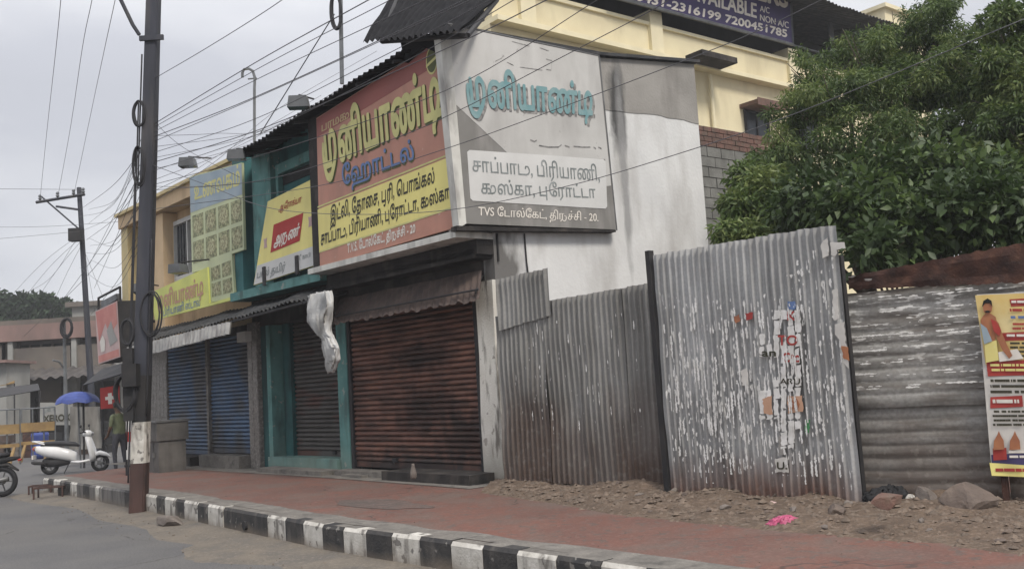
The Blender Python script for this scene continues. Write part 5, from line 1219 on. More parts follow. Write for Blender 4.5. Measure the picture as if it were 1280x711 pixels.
# ================================================================== TREES
def leafmesh(name, clumps, n, ln, asp, droop, mats, seed, surf=.55):
    rng = np.random.default_rng(seed); C = np.array([c[:3] for c in clumps]); Rr = np.array([c[3:6] for c in clumps])
    wt = Rr.prod(1)**.8; idx = rng.choice(len(C), n, p=wt/wt.sum())
    d = rng.normal(size=(n,3)); d /= np.linalg.norm(d, axis=1)[:,None]; rad = rng.random(n)**(1-surf)
    pos = C[idx] + d*Rr[idx]*rad[:,None]*(1+.12*rng.normal(size=(n,1)))
    ax_ = d*.7 + rng.normal(size=(n,3))*.55; ax_[:,2] -= droop; ax_ /= np.linalg.norm(ax_, axis=1)[:,None]
    sd_ = np.cross(ax_, rng.normal(size=(n,3))+np.array([0,0,1.2])); sd_ /= np.linalg.norm(sd_, axis=1)[:,None]+1e-6
    nr = np.cross(ax_, sd_); L_ = ln*rng.uniform(.6,1.3,(n,1)); Wd = L_*asp
    v = np.stack([pos, pos+ax_*L_*.45+sd_*Wd*.5-nr*L_*.06, pos+ax_*L_-nr*L_*.1*0-np.array([0,0,1])*L_*.1, pos+ax_*L_*.45-sd_*Wd*.5-nr*L_*.06], 1).reshape(-1,3)
    me = bpy.data.meshes.new(name); me.vertices.add(4*n); me.vertices.foreach_set('co', v.ravel())
    me.loops.add(6*n); b = np.arange(n)[:,None]*4; me.loops.foreach_set('vertex_index', np.concatenate([b+[0,1,2], b+[0,2,3]], 1).ravel().astype(np.int32))
    me.polygons.add(2*n); me.polygons.foreach_set('loop_start', (np.arange(2*n)*3).astype(np.int32)); me.polygons.foreach_set('loop_total', np.full(2*n, 3, np.int32))
    ch = rng.random(len(C)); mi = (rng.random(n)*.5 + ch[idx]*.7); m3 = np.clip((mi*len(mats)/1.2).astype(int), 0, len(mats)-1)
    me.polygons.foreach_set('material_index', np.repeat(m3, 2).astype(np.int32))
    for m_ in mats: me.materials.append(m_)
    me.update(); me.validate(); return me
def tufts(clumps, k, f, seed):
    rs = random.Random(seed); out = []
    for c in clumps:
        out.append((c[0], c[1], c[2], c[3]*.62, c[4]*.62, c[5]*.62))
        for _ in range(k):
            d = Vector((rs.gauss(0,1), rs.gauss(0,1)-.5, rs.gauss(0,1)+.25)).normalized(); r = rs.uniform(.7,1.3)*f
            out.append((c[0]+d.x*c[3]*.82, c[1]+d.y*c[4]*.82, c[2]+d.z*c[5]*.82, c[3]*r, c[4]*r, c[5]*r*.75))
    return out
def tree(name, label, base, clumps, n, ln, asp, droop, seed, mats=None, trunk_r=.14, fork=1.6, kind='tree', surf=.55, branches=True):
    T = Thing(name, label, kind, WF, base)
    limbs = clumps; clumps = tufts(clumps, 9, .3, seed) if kind == 'tree' and n > 10000 else clumps
    me = leafmesh('crown', [(c[0]-base[0], c[1]-base[1], c[2]-base[2], *c[3:]) for c in clumps], n, ln, asp, droop, mats or [M['leafb'], M['leafa'], M['leafc']], seed, surf)
    o = bpy.data.objects.new('crown', me); COL.objects.link(o); o.parent = T.o
    mb = MB(); f = Vector(base)+Vector((.1,.05,fork)); mb.tube([base, Vector(base).lerp(f,.5)+Vector((.05,0,0)), f], [trunk_r, trunk_r*.8, trunk_r*.65], 8); T.part('trunk', mb, M['bark'], smooth=True)
    mb = MB(); rs = random.Random(seed)
    for c in limbs:
        e = Vector(c[:3]); mid = f.lerp(e, .5)+Vector((rs.uniform(-.15,.15), rs.uniform(-.15,.15), rs.uniform(0,.25)))
        mb.tube([f, mid, e], [trunk_r*.4, trunk_r*.22, trunk_r*.07], 5)
        for k in range(5):
            q_ = e+Vector((rs.uniform(-1,1)*c[3], rs.uniform(-1,1)*c[4], rs.uniform(-1,1)*c[5]))*.9; mb.tube([mid.lerp(e,.7), q_], [trunk_r*.09, trunk_r*.03], 4)
    T.part('branches', mb, M['bark'], smooth=True); return T
def cl(x, y, d, rp, asp=1.0, dd=.9):               # a clump centred at px (x, y), distance d, radius rp px
    p = dp(x, y, d); r = rp*d/FPX; return (p.x, p.y, p.z, r*asp, r*dd, r)
neem = [cl(1030,100,15,42),cl(990,150,14.6,38),cl(1040,130,14.2,55),cl(1090,80,15.2,52),cl(1135,55,15.5,45),cl(1175,35,15,40),cl(1120,120,14.5,60),cl(1180,100,14.6,60),cl(1000,200,14.2,52),cl(948,215,14.4,30),
        cl(1070,190,13.8,60),cl(1140,190,13.8,60),cl(1210,160,14,60),cl(960,270,13.8,45),cl(1178,10,15.4,24),cl(1205,70,15,38),cl(1060,60,15.4,30),cl(1003,72,15.2,16),cl(1150,20,15.6,20)]
base = dp(1090, 500, 14.5); base.z = 0
tree('neem_tree', 'broad feathery green tree filling the sky behind the silver sheet fence', tuple(base), neem, 62000, .09, .26, .55, 11, trunk_r=.17, fork=2.6, surf=.5)
rgt = [cl(1262,45,13.5,50),cl(1290,110,13,70),cl(1240,110,13.8,50),cl(1300,30,13.5,55),cl(1262,190,13,60),cl(1320,200,12.5,70),cl(1235,30,14,25),cl(1230,215,13,45)]
base = dp(1320, 500, 13.5); base.z = 0
tree('leafy_tree', 'second dense green tree cut by the right edge of the photo', tuple(base), rgt, 28000, .11, .3, .45, 12, trunk_r=.16, fork=2.4, surf=.5)
sh1 = [cl(1070,265,11.6,55),cl(1130,290,11.3,60),cl(1010,255,12.2,45),cl(1190,270,11.2,55),cl(1250,270,11,60),cl(1100,230,12,50),cl(1170,220,12,55),cl(1310,270,10.8,60),cl(1090,310,10.9,35),cl(1240,230,11.6,50)]
base = dp(1140, 470, 11.4); base.z = .2
tree('broadleaf_shrub', 'tall dark broad leaved shrub crowding over the rusty strip of the low fence', tuple(base), sh1, 13000, .135, .5, .35, 13, mats=[M['leafb'],M['leafb'],M['leafa']], trunk_r=.07, fork=1.2, kind='shrub', surf=.45)
sh2 = [cl(932,222,13.6,22),cl(915,255,13.3,18),cl(935,262,13.2,30),cl(960,240,13.3,35),cl(912,290,12.6,16,1.4),cl(940,292,12.4,18,1.4),cl(985,270,12.9,32)]
base = dp(945, 470, 13.2); base.z = .2
tree('leafy_shrub', 'bright green shrub between the white wall and the broad tree', tuple(base), sh2, 8000, .115, .34, .5, 14, mats=[M['leafa'],M['leafa'],M['leafc']], trunk_r=.06, fork=1.0, kind='shrub')
ft_ = [cl(18,392,70,20,1.4),cl(45,388,70,20,1.3),cl(72,390,70,16,1.5),cl(28,376,70,9),cl(55,380,70,12),cl(88,392,70,9),cl(-10,385,70,22),cl(24,370,70,5,.5),cl(5,378,70,8)]
base = dp(30, 545, 70); base.z = 0
tree('distant_tree', 'hazy dark tree rising above the far rooftops at left', tuple(base), ft_, 9000, .45, .5, .2, 15, mats=[M['fartree']], trunk_r=.35, fork=5)
# ================================================================== FAR STREET, LEFT
BF = Frame((0, 46), (1, 0))
FBd = Thing('old_shop_house', 'weathered far shop house with a long pink roof band and dark verandah', 'building', BF, (-19, 0, 0))
bx = lambda x, y, d=0: BF.px(x, y, d)
x0, x1 = bx(-90,500)[0], bx(175,500)[0]
zz = lambda y, x=75: bx(x, y)[1]
mb = MB(); mb.box(x0, x1, .3, 12, 0, zz(398)); FBd.part('wall', mb, M['farwall'])
mb = MB(); mb.box(x0, x1, -.5, .299, zz(424), zz(404)); FBd.part('roof_band', mb, M['farpink'])
mb = MB(); mb.box(x0, x1, .0, 12.2, zz(404)+.002, zz(397)); FBd.part('parapet', mb, M['farwall'])
for (xa, ya, xb, yb_) in ((25,424,95,458),(100,425,145,455),(-40,424,10,458)):
    a, b = bx(xa,ya,.29), bx(xb,yb_,.29); mb = MB(); mb.box(a[0],b[0],.27,.299,b[1],a[1]-.3); w_ = FBd.part('window', mb, M['tealshade'] if 0 else M['darkroom'])
    for k in range(6):
        mb = MB(); t = a[0]+(b[0]-a[0])*k/5; mb.box(t-.06,t+.06,.18,.269,b[1],a[1]-.3); FBd.part('mullion', mb, M['farwall'], parent=w_)
    mb = MB(); mb.box(a[0],b[0],-.3,-.25,b[1]-.1,b[1]+1.0); FBd.part('balcony_panel', mb, M['farwall'])
for x_ in (18, 97, 150): mb = MB(); a = bx(x_,440)[0]; mb.box(a-.12,a+.12,-.4,.0,0,zz(424)-.01); FBd.part('verandah_post', mb, M['farwhite'])
z1_, z2_ = zz(462), zz(474)
mb = csheet(0,0,(x0,-2.6,z2_),(x1,-2.6,z2_),(x1,.2,z1_+.2),(x0,.2,z1_+.2),.5,.07,2,sag=.1,seed=5); FBd.part('tiled_canopy', mb, M['fartile'])
mb = MB(); mb.box(x0,x1,.1,.25,0,z2_-.2); FBd.part('shop_front', mb, M['soot'])
for (xa,ya,xb,yb_,m_) in ((50,478,78,505,'farwall'),(80,472,100,520,'farwhite'),(0,500,45,530,'blackmetal')):
    a, b = bx(xa,ya,.0), bx(xb,yb_,.0); mb = MB(); mb.box(a[0],b[0],-.1,.09,b[1],a[1]); FBd.part('shop_panel', mb, M[m_])
WB = Thing('white_house', 'small pale house block between the far pole and the red light box', 'building', BF, (bx(108,420)[0], 6, 0))
a, b = bx(90,384,14), bx(130,430,14)
mb = MB(); mb.box(a[0], b[0]+1, 14, 20, 0, a[1]); WB.part('wall', mb, M['farwhite'])
mb = MB(); mb.box(a[0]-.3, b[0]+1.3, 13.7, 20.3, a[1]+.002, a[1]+.3); WB.part('roof_slab', mb, M['farwall'])
WH = Thing('kiosk', 'white roadside kiosk at the left edge of the street', 'kiosk', BF, (bx(2,500)[0], -4, 0))
a, b = bx(-30,428,-5), bx(8,490,-5); mb = MB(); mb.box(a[0], b[0], -5, -3, 0, a[1]*.8); WH.part('wall', mb, M['farwhite'])
mb = MB(); mb.box(a[0]-.2, b[0]+.2, -5.4, -2.8, a[1]*.8+.002, a[1]*.8+.12); WH.part('roof', mb, M['farpink'])
# tarpaulin stalls
def tarpc(name, label, pts, mat, post=None):
    P = [dp(*p) for p in pts]; mb = MB(); n_ = (P[1]-P[0]).cross(P[3]-P[0]).normalized()*.03
    mb.hexa(P, [p+n_ for p in P]); T = Thing(name, label, 'canopy', WF, (P[0].x, P[0].y, 0)); T.part('sheet', mb, mat)
    for p in P: mb = MB(); mb.tube([(p.x,p.y,0), p], .03, 5); T.part('post', mb, M['blackmetal'])
tarpc('stall_canopy', 'black stall canopy over the barricades at the far left', [(-20,500,37),(50,488,37),(48,480,39.5),(-20,488,39.5)], M['blackmetal'])
tarpc('stall_canopy', 'dark slanting canopy hung beneath the red light box', [(104,482,27),(160,466,24),(163,452,25),(128,462,28)], M['blackmetal'])
tarpc('stall_canopy', 'orange brown tarpaulin edge behind the black canopy at the left', [(-20,486,41),(18,479,41),(20,471,43),(-20,476,43)], M['barrier'])
# blue umbrella
ub = gp(101, 585, 0); ub = dp(101, 585, 27); ub.z = 0
U = Thing('umbrella', 'blue vendor umbrella on a stick behind the white scooter', 'umbrella', WF, tuple(ub))
u0 = dp(97, 489, ub.y); rad = 27*ub.y/FPX; hh = 15*ub.y/FPX
mb = MB(); secs = []
for k in range(6):
    t = k/5; secs.append([(u0.x+rad*math.sin(t*1.45)*math.cos(i*math.pi/8)*(1-(.05*t if i % 2 else 0)), u0.y+rad*math.sin(t*1.45)*math.sin(i*math.pi/8)*(1-(.05*t if i % 2 else 0)), u0.z-hh*(1-math.cos(t*1.45))-(.05*t if i % 2 == 0 else 0)) for i in range(16)])
mb.rings(secs[::-1], cap=False); U.part('canopy', mb, M['blue'])
mb = MB(); mb.tube([ub, u0], .025, 6); U.part('stick', mb, M['galv'])
for i in range(8):
    mb = MB(); a = i*math.pi/4; mb.tube([u0-Vector((0,0,.05)), u0+Vector((rad*.95*math.cos(a), rad*.95*math.sin(a), -hh*.85))], .012, 4); U.part('rib', mb, M['galv'])
# red light box and other boards
def board(name, label, cat, pts, th, face, side, extra=None):
    P = [dp(*p) for p in pts]; n_ = (P[1]-P[0]).cross(P[3]-P[0]).normalized(); n_ = n_ if n_.y > 0 else -n_
    T = Thing(name, label, cat, WF, tuple((P[2]+P[3])/2)); mb = MB(); mb.hexa([p+n_*.01 for p in P], [p+n_*th for p in P]); T.part('box', mb, side)
    mb = MB(); mb.hexa(P, [p+n_*.009 for p in P]); T.part('face', mb, face); return T, P, n_
T, P, n_ = board('light_box', 'faded red and white advertising light box jutting over the street', 'sign', [(119,389,24),(146,376,22.5),(150,446,22.5),(123,455,24)], .5, M['adpale'], M['poleblack'])
def onb(P, u, v, o, n_): return P[0].lerp(P[1], u).lerp(P[3].lerp(P[2], u), v) - n_*o
def bshape(T, P, n_, pts, o, mat, name='printed_shape'):
    mb = MB(); mb.add([onb(P, u, v, o, n_) for u, v in pts], [tuple(range(len(pts)))]); T.part(name, mb, mat)
bshape(T, P, n_, [(.03,.02),(.97,.02),(.97,.4),(.6,.55),(.45,.3),(.1,.6)], .004, M['adred'])
bshape(T, P, n_, [(.5,.45),(.72,.3),(.8,.5),(.95,.7),(.6,.75)], .008, M['poster_g'])
bshape(T, P, n_, [(.03,.85),(.97,.85),(.97,.98),(.03,.98)], .004, M['adred'])
bshape(T, P, n_, [(.15,.6),(.3,.5),(.4,.62),(.35,.8),(.18,.8)], .008, M['letterwhite'])
mb = MB(); c = P[1]+Vector((.5,.2,-.6)); mb.tube([P[0]+Vector((0,.2,.0)), P[0]+Vector((0,.2,.35)), P[1]+Vector((0,.2,.35)), P[1]+Vector((0,.2,0))], .03, 5); mb.tube([P[1]+Vector((.1,.2,-.5)), P[1]+Vector((1.8,.8,-.5))], .04, 5); T.part('bracket', mb, M['blackmetal'])
T, P, n_ = board('small_board', 'small grey board standing on top of the red light box', 'sign', [(126,377,24),(145,367,23),(146,374,23),(127,386,24)], .08, M['galv'], M['galv'])
T, P, n_ = board('shop_sign', 'square bright red sign with a white mark behind the umbrella', 'sign', [(125,485,24.5),(149,481,24.5),(150,509,24.5),(126,511,24.5)], .06, M['signalred'], M['blackmetal'])
bshape(T, P, n_, [(.25,.45),(.4,.45),(.4,.3),(.6,.3),(.6,.45),(.8,.45),(.8,.6),(.6,.6),(.6,.8),(.4,.8),(.4,.6),(.25,.6)], .004, M['letterwhite'])
T, P, n_ = board('shop_sign', 'white board lettered XEROX between the barricades and the umbrella', 'sign', [(50,503,36),(91,503,36),(91,531,36),(50,531,36)], .1, M['farwhite'], M['farwall'])
XF = Frame((0, P[0].y-.02), (1, 0)); lettering(T, 'XEROX', [(54,527),(88,525),(88,517),(54,519)], XF, 0, M['letterblack'], .04)
lettering(T, 'JET', [(55,514),(70,513),(70,507),(55,508)], XF, 0, M['lettergrey'], .03)
for k in (2, 3): mb = MB(); mb.tube([P[k], (P[k].x,P[k].y,0)], .04, 5); T.part('leg', mb, M['galv'])
T, P, n_ = board('standing_banner', 'narrow white and red banner standing left of the thick pole', 'banner', [(157,505,19),(168,505,19),(169,574,19),(158,574,19)], .05, M['panelwhite'], M['blackmetal'])
bshape(T, P, n_, [(0,.5),(1,.5),(1,.68),(0,.68)], .004, M['signalred'])
for k in (2, 3): mb = MB(); mb.tube([P[k], (P[k].x,P[k].y,0)], .02, 5); T.part('leg', mb, M['blackmetal'])
# pale tarp hanging under the umbrella
p_ = [dp(88,508,30), dp(124,508,30), dp(126,560,30), dp(86,562,30)]
mb = MB(); mb.grid(lambda u, v: tuple(p_[0].lerp(p_[1],u).lerp(p_[3].lerp(p_[2],u),v)+Vector((0,.15*math.sin(u*9)+.1*noise.noise(Vector((u*3,v*3,0))),0))), 24, 8)
single('hanging_tarp', 'pale grey green tarpaulin hanging behind the blue umbrella', 'tarpaulin', mb, M['panelgrey'], smooth=True)
mb = MB(); c = dp(118,440,26); a0 = dp(118,545,26)
# barricades
def barricade(label, x0, x1, d, y_top):
    a, b = dp(x0, y_top, d), dp(x1, y_top-.0, d); a.z = b.z = 1.15; T = Thing('barricade', label, 'barricade', WF, ((a.x+b.x)/2, d, 0), None)
    mb = MB(); mb.box(a.x, b.x, d-.03, d+.03, .98, 1.28); T.part('rail', mb, M['barrier'])
    mb = MB(); mb.box(a.x, b.x, d-.03, d+.03, .55, .66); T.part('rail', mb, M['barrier'])
    n_ = max(3, int((b.x-a.x)/.5))
    for k in range(n_+1):
        x = a.x+(b.x-a.x)*k/n_; mb = MB(); mb.tube([(x,d+.05,.0),(x,d+.05,1.75)], .025, 5); T.part('upright', mb, M['galv'])
    mb = MB(); mb.tube([(a.x,d+.05,1.75),(b.x,d+.05,1.75)], .025, 5); T.part('top_bar', mb, M['galv'])
    for x in (a.x+.15, b.x-.15): mb = MB(); mb.hexa([(x-.05,d-.4,0),(x+.05,d-.4,0),(x+.04,d,.6),(x-.04,d,.6)], [(x-.05,d-.3,0),(x+.05,d-.3,0),(x+.04,d+.03,.6),(x-.04,d+.03,.6)]); T.part('foot', mb, M['barrier'])
barricade('yellow railed street barricade at the far left edge', -25, 24, 31, 535)
barricade('yellow railed street barricade nearer the white scooter', 26, 68, 32.5, 534)
mb = MB(); c = dp(50,548,34); mb.rings([[(c.x+r*math.cos(i*.63), c.y+r*math.sin(i*.63), z) for i in range(10)] for r, z in ((.28,0),(.3,.2),(.28,.25),(.3,.5),(.28,.75),(.3,.8),(.27,.9))]); single('drum', 'blue plastic drum behind the barricades', 'drum', mb, M['blue'], smooth=True)
for k, (x, y, w_, h_, m_) in enumerate(((8,560,.5,.7,'tarp'),(22,556,.7,.5,'farwall'),(36,562,.45,.9,'rust'),(64,556,.6,.6,'blackmetal'),(112,560,.5,.8,'tarp'),(128,556,.6,1.1,'poleblack'))):
    c = dp(x, y, 35.5); T = Thing('crate_stack', ['brown','grey','rusty','small black','brownish','tall black'][k]+' vendor crate stack among the far stalls, '+['at the left edge','second from the left edge','beside the blue drum','left of the umbrella','right of the umbrella stick','behind the standing man'][k], 'crate', WF, (c.x, c.y, 0))
    z = 0
    while z < h_: mb = MB(); j = random.uniform(-.05,.05); mb.box(c.x-w_/2+j, c.x+w_/2+j, c.y-.25, c.y+.25, z, z+.27); T.part('crate', mb, M[m_]); z += .285
# slim lamp post in front of the far house
mb = MB(); T = Thing('street_lamp', 'slim grey street lamp with curved arm before the far shop house', 'street lamp', WF, (dp(82,545,30).x, 30, 0))
b0 = dp(80,400,30); mb.tube([(b0.x+.05,30,0),(b0.x,30,b0.z)], [.07,.05], 6); T.part('post', mb, M['galv'])
mb = MB(); mb.tube([dp(80,460,30), dp(74,452,29.8), dp(66,450,29.6)], .03, 5); T.part('arm', mb, M['galv'])
mb = MB(); c = dp(83,410,29.8); mb.torus(c,(0,1,0),.25,.04,14,5,sx=.7,sz=1.2); mb.torus(c+Vector((.03,0,.03)),(.2,1,0),.22,.04,14,5,sx=.7,sz=1.2); T.part('cable_coil', mb, M['cable'])

# ================================================================== TWO-WHEELERS
def sup(cx, hy, hz, cz, n=12, e=2.6):              # superellipse ring in y,z at x
    out = []
    for i in range(n):
        a = 2*math.pi*i/n; c, s = math.cos(a), math.sin(a)
        out.append((cx, hy*math.copysign(abs(c)**(2/e), c), cz+hz*math.copysign(abs(s)**(2/e), s)))
    return out
def wheel(T, x, r, wd, z=None):
    z = z or r; mb = MB(); mb.torus((x,0,z), (0,1,0), r-wd/2, wd/2, 26, 8); ty = T.part('wheel', mb, M['rubber'], smooth=True)
    mb = MB(); mb.torus((x,0,z), (0,1,0), r-wd, .014, 24, 6); mb.tube([(x,-.06,z),(x,.06,z)], .06, 10)
    for k in range(5): a = k*1.2566; mb.tube([(x,0,z),(x+(r-wd)*math.cos(a),0,z+(r-wd)*math.sin(a))], .014, 5)
    T.part('rim', mb, M['steel'], parent=ty)
def scooter(label, pos, ang):
    fr = Frame((pos.x, pos.y), (math.cos(ang), math.sin(ang))); T = Thing('scooter', label, 'scooter', fr, (0,0,0))
    wheel(T, -.62, .23, .1); wheel(T, .62, .23, .09)
    mb = MB(); mb.rings([sup(-1.0,.03,.02,.72),sup(-.93,.11,.09,.66),sup(-.7,.17,.15,.60),sup(-.4,.19,.17,.55),sup(-.15,.17,.16,.48),sup(.02,.13,.12,.42)]); T.part('body', mb, M['scootwhite'], smooth=True)
    mb = MB(); mb.rings([sup(-.82,.08,.03,.76),sup(-.7,.13,.06,.79),sup(-.3,.15,.07,.78),sup(.0,.13,.06,.74),sup(.1,.07,.03,.70)]); T.part('seat', mb, M['seat'], smooth=True)
    mb = MB(); mb.tube([(-.7,.13,.78),(-.93,.13,.86),(-1.02,.06,.87),(-1.02,-.06,.87),(-.93,-.13,.86),(-.7,-.13,.78)], .015, 6); T.part('grab_rail', mb, M['scootwhite'])
    mb = MB(); mb.rings([sup(-.05,.17,.03,.30),sup(.15,.2,.03,.28),sup(.42,.19,.04,.31)]); T.part('footboard', mb, M['scootwhite'], smooth=True)
    mb = MB(); mb.rings([[(x+dx,y,z) for dx, y in ((-.04,-w_),(.03,-w_*.95),(.07,-w_*.5),(.08,0),(.07,w_*.5),(.03,w_*.95),(-.04,w_),(-.02,w_*.5),(-.01,0),(-.02,-w_*.5))] for x, z, w_ in ((.44,.28,.14),(.46,.4,.2),(.42,.6,.21),(.36,.8,.17),(.32,.92,.1))]); T.part('leg_shield', mb, M['scootwhite'], smooth=True)
    mb = MB(); mb.rings([sup(.36,.04,.02,.36),sup(.48,.07,.06,.44),sup(.62,.075,.06,.48),sup(.78,.06,.05,.43),sup(.88,.03,.02,.36)]); T.part('front_fender', mb, M['scootwhite'], smooth=True)
    mb = MB(); mb.rings([sup(.22,.08,.05,.97),sup(.3,.14,.08,1.0),sup(.38,.11,.08,.99),sup(.43,.05,.05,.97)]); T.part('handlebar_cowl', mb, M['scootwhite'], smooth=True)
    mb = MB(); mb.tube([(.25,-.36,1.02),(.3,-.15,1.03),(.31,.15,1.03),(.25,.36,1.02)], .018, 6); T.part('handlebar', mb, M['rubber'])
    mb = MB(); mb.rings([sup(.43,.075,.055,.98),sup(.46,.05,.035,.98)]); T.part('headlight', mb, M['chrome'], smooth=True)
    mb = MB(); mb.rings([sup(-1.03,.05,.02,.68),sup(-.98,.08,.04,.66)]); T.part('tail_light', mb, M['lampred'])
    mb = MB(); mb.rings([sup(-.7,.03,.04,.3),sup(-.95,.05,.05,.33),sup(-1.02,.03,.03,.34)]); mb.v = [(a, b-.13, c_) for a, b, c_ in mb.v]; T.part('exhaust', mb, M['blackmetal'], smooth=True)
    mb = MB(); mb.rings([sup(-.75,.1,.09,.3),sup(-.45,.12,.12,.3),sup(-.15,.1,.07,.3)]); T.part('engine', mb, M['blackmetal'], smooth=True)
    for s in (-1, 1):
        mb = MB(); mb.tube([(.3,s*.25,1.03),(.26,s*.32,1.16)], .008, 4); mb.rings([[(.25+x, s*.33+y*.055, 1.19+z*.04) for y, z in ((-1,0),(-.5,.8),(.5,.8),(1,0),(.5,-.8),(-.5,-.8))] for x in (-.01,.015)]); T.part('mirror', mb, M['blackmetal'])
        mb = MB(); mb.rings([sup(-.97,.025,.015,.72),sup(-.93,.03,.02,.72)]); mb.v = [(a, b+s*.1, c_) for a, b, c_ in mb.v]; T.part('indicator', mb, M['lamporange'])
    mb = MB(); mb.box(-1.02,-.99,-.12,.12,.42,.52); T.part('number_plate', mb, M['letterwhite'])
    mb = MB(); mb.tube([(-.1,-.16,.26),(-.2,-.22,.02)], .014, 5); T.part('side_stand', mb, M['blackmetal'])
    return T
sp_ = gp(94, 591, 0); scooter('white scooter with black seat parked beyond the pavement end', sp_, .12)
# motorcycle cut by the left edge
mp_ = gp(8, 621, 0)
frm = Frame((mp_.x-.75, mp_.y), (1, .15)); T = Thing('motorcycle', 'black motorcycle cut off by the left edge of the photo', 'motorcycle', frm, (0,0,0))
wheel(T, .62, .3, .1); wheel(T, -.65, .3, .1)
mb = MB(); mb.rings([sup(.2,.05,.04,.62),sup(.4,.09,.07,.68),sup(.7,.1,.06,.72),sup(.95,.05,.03,.74)]); T.part('tail_fairing', mb, M['rubber'], smooth=True)
mb = MB(); mb.rings([sup(-.45,.08,.06,.88),sup(-.2,.14,.13,.88),sup(.08,.1,.08,.82)]); T.part('fuel_tank', mb, M['rubber'], smooth=True)
mb = MB(); mb.rings([sup(.0,.1,.04,.78),sup(.35,.13,.05,.8),sup(.75,.1,.04,.82)]); T.part('seat', mb, M['seat'], smooth=True)
mb = MB(); mb.rings([sup(.36,.06,.02,.52),sup(.5,.07,.04,.62),sup(.75,.07,.04,.62),sup(.92,.06,.02,.5)]); T.part('rear_fender', mb, M['blackmetal'], smooth=True)
mb = MB(); mb.rings([sup(-.3,.12,.12,.42),sup(0,.14,.16,.42),sup(.2,.1,.1,.4)]); T.part('engine', mb, M['steel'], smooth=True)
mb = MB(); mb.tube([(-.65,-.08,.3),(-.42,-.08,.95)], .025, 6); mb.tube([(-.65,.08,.3),(-.42,.08,.95)], .025, 6); T.part('fork', mb, M['chrome'])
mb = MB(); mb.tube([(-.3,-.35,1.05),(-.4,-.15,1.03),(-.4,.15,1.03),(-.3,.35,1.05)], .016, 6); T.part('handlebar', mb, M['rubber'])
mb = MB(); mb.tube([(0,-.14,.3),(.4,-.16,.3),(.8,-.17,.36)], [.03,.04,.05], 8); T.part('exhaust', mb, M['steel'], smooth=True)
mb = MB(); mb.rings([sup(.93,.05,.03,.7),sup(.98,.04,.02,.7)]); T.part('tail_light', mb, M['lampred'])
# low iron stool frames at the kerb end
def stool(label, px_, py_, s=1, tilt=0):
    p = gp(px_, py_, 0); fr = Frame((p.x, p.y), (1, .2)); T = Thing('stool_frame', label, 'stool', fr, (0,0,0))
    mb = MB(); w_, d__, h__ = .24*s, .15*s, .2*s
    mb.box(-w_,w_,-d__,-d__+.03,h__-.03,h__); mb.box(-w_,w_,d__-.03,d__,h__-.03,h__); mb.box(-w_,-w_+.03,-d__+.031,d__-.031,h__-.03,h__); mb.box(w_-.03,w_,-d__+.031,d__-.031,h__-.03,h__); T.part('frame', mb, M['polemaroon'])
    for sx in (-1,1):
        for sy in (-1,1): mb = MB(); x_ = sx*(w_-.015); y_ = sy*(d__-.015); mb.box(x_-.014,x_+.014,y_-.014,y_+.014,0,h__-.031); T.part('leg', mb, M['polemaroon'])
    mb = MB(); mb.box(-w_+.03,w_-.03,-.02,.02,h__-.028,h__-.01); T.part('slat', mb, M['stone'])
stool('low dark stool frame by the far kerb end, nearer the pole', 63, 622, 1.1)
stool('low dark stool frame by the far kerb end, further left', 52, 617, .9)

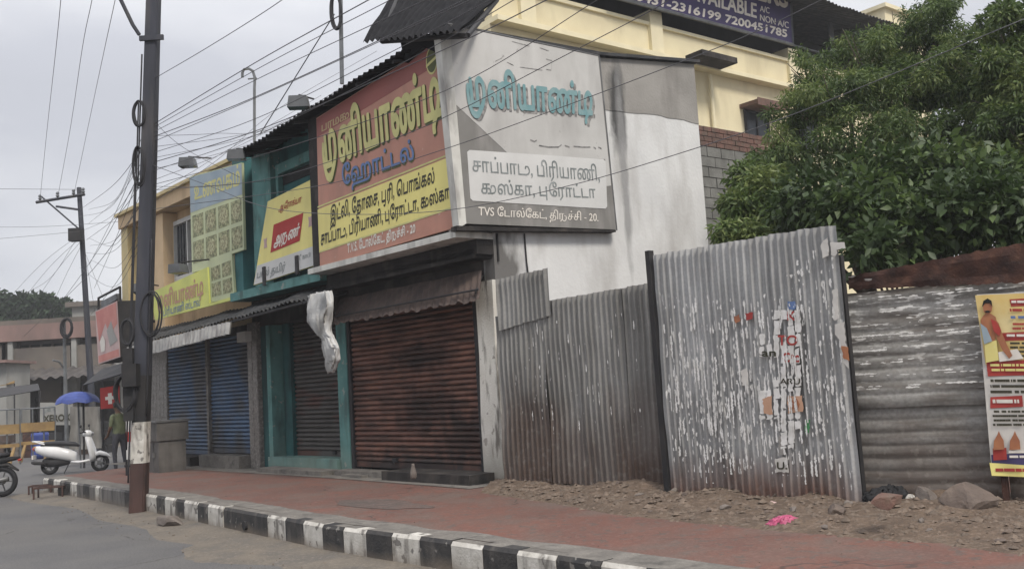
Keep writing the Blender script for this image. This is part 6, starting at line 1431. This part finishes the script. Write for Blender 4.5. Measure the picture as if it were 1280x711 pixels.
# ================================================================== PERSON
def person(pos, ang, h=1.72):
    fr = Frame((pos.x, pos.y), (math.cos(ang), math.sin(ang))); T = Thing('person', 'man in olive green shirt and dark trousers standing left of the thick pole', 'person', fr, (0,0,0))
    J = dict(pel=(0,0,.93),wai=(.0,0,1.08),che=(.02,0,1.3),nec=(.04,0,1.47),nk2=(.06,0,1.53),hd=(.09,0,1.62),hd2=(.1,0,1.72),
        sl=(.02,.18,1.42),el=(.0,.24,1.14),wl=(.16,.2,.95),hl=(.22,.19,.9), sr=(.02,-.18,1.42),er=(-.03,-.24,1.14),wr=(.12,-.22,.95),hr=(.18,-.21,.9),
        al=(.0,.1,.88),kl=(.05,.11,.5),fl=(-.02,.12,.08),tl=(.16,.13,.04), ar=(.0,-.1,.88),kr=(-.02,-.11,.5),fr=(-.1,-.12,.08),tr=(.08,-.13,.04))
    Rd = dict(pel=(.16,.12),wai=(.145,.11),che=(.17,.12),nec=(.07,.07),nk2=(.055,.055),hd=(.085,.085),hd2=(.07,.07),sl=(.065,.065),el=(.045,.045),wl=(.03,.03),hl=(.035,.02),al=(.09,.09),kl=(.06,.06),fl=(.042,.042),tl=(.035,.03))
    Ed = [('pel','wai'),('wai','che'),('che','nec'),('nec','nk2'),('nk2','hd'),('hd','hd2'),('che','sl'),('sl','el'),('el','wl'),('wl','hl'),('che','sr'),('sr','er'),('er','wr'),('wr','hr'),('pel','al'),('al','kl'),('kl','fl'),('fl','tl'),('pel','ar'),('ar','kr'),('kr','fr'),('fr','tr')]
    extra = {}                                     # five fingers on each hand
    for s, hnd in ((1,'hl'),(-1,'hr')):
        x, y, z = J[hnd]
        for k in range(4):
            J[f'{hnd}{k}'] = (x+.05, y+(k-1.5)*.018, z-.02-.004*k); J[f'{hnd}{k}b'] = (x+.075, y+(k-1.5)*.018-.005*s, z-.05); Ed += [(hnd, f'{hnd}{k}'), (f'{hnd}{k}', f'{hnd}{k}b')]
            Rd[f'{hnd}{k}'] = (.009,.009); Rd[f'{hnd}{k}b'] = (.008,.008)
        J[hnd+'t'] = (x+.01, y-.045*s, z-.02); Ed.append((hnd, hnd+'t')); Rd[hnd+'t'] = (.01,.01)
    for a, b in (('sr','sl'),('er','el'),('wr','wl'),('hr','hl'),('ar','al'),('kr','kl'),('fr','fl'),('tr','tl')): Rd[a] = Rd[b]
    names = list(J); me = bpy.data.meshes.new('body'); me.from_pydata([J[k] for k in names], [(names.index(a), names.index(b)) for a, b in Ed], [])
    o = bpy.data.objects.new('body', me); COL.objects.link(o)
    md = o.modifiers.new('s', 'SKIN'); md.use_smooth_shade = True
    sv = me.skin_vertices[0].data
    for i, k in enumerate(names): sv[i].radius = Rd[k]; sv[i].use_root = (k == 'pel')
    o.modifiers.new('u', 'SUBSURF').levels = 2
    bpy.context.view_layer.update(); dg = bpy.context.evaluated_depsgraph_get(); m2 = bpy.data.meshes.new_from_object(o.evaluated_get(dg)); o.modifiers.clear(); o.data = m2
    m2.materials.clear()
    for m_ in ('skin','shirt','trousers','rubber'): m2.materials.append(M[m_])
    for p_ in m2.polygons:
        c = p_.center; p_.use_smooth = True
        if c.z < .07: p_.material_index = 3
        elif c.z < .98 and abs(c.y) < .19: p_.material_index = 2
        elif c.z < 1.47 and (c.z > 1.16 or abs(c.y) < .19): p_.material_index = 1
    o.parent = T.o
    mb = MB(); hc = Vector((.09,0,1.66)); secs = []
    for k in range(6):
        t = k/5*1.5; secs.append([(hc.x-.02+.1*math.cos(t)*math.cos(i*.63), .095*math.cos(t)*math.sin(i*.63), hc.z+.1*math.sin(t)+(.03 if i in (0,1,9) else -.04)*(1-k/5)) for i in range(10)])
    mb.rings(secs); T.part('hair', mb, M['hair'], smooth=True)
    mb = MB(); mb.rings([[(.165+.02*t_, y, z) for y, z in ((-.012*(1-t_*.3),1.62),(0,1.66-.0*t_),(.012*(1-t_*.3),1.62),(0,1.605))] for t_ in (0,1)]); T.part('nose', mb, M['skin'])
    mb = MB(); [mb.box(.17,.176,s*.03-.012,s*.03+.012,1.655,1.665) for s in (-1,1)]; T.part('eyes', mb, M['hair'])
    mb = MB(); mb.box(.168,.173,-.022,.022,1.575,1.583); T.part('mouth', mb, M['lampred'])
    mb = MB(); [mb.rings([[(.08+a, s*(.085+.012*t_), 1.635+b) for a, b in ((-.015,0),(0,.03),(.015,0),(0,-.03))] for t_ in (0,1)]) for s in (-1,1)]; T.part('ears', mb, M['skin'])
pp = gp(150, 592, 0); person(pp, 2.6)
mb = MB(); mb.box(-75, 45, -20, 85, -1.2, 16.5)
hz = single('haze', None, None, mb, [], kind='stuff')
hm = bpy.data.materials.new('haze'); hm.use_nodes = True; hn = hm.node_tree; hn.nodes.remove(hn.nodes['Principled BSDF'])
pv = hn.nodes.new('ShaderNodeVolumePrincipled'); pv.inputs['Color'].default_value = (.9,.92,.96,1); pv.inputs['Density'].default_value = .0012; pv.inputs['Anisotropy'].default_value = 0
hn.links.new(pv.outputs[0], hn.nodes['Material Output'].inputs['Volume']); hz.data.materials.append(hm)
print('objects', len(bpy.data.objects), 'tris', sum(len(o.data.polygons) for o in bpy.data.objects if o.type == 'MESH'))
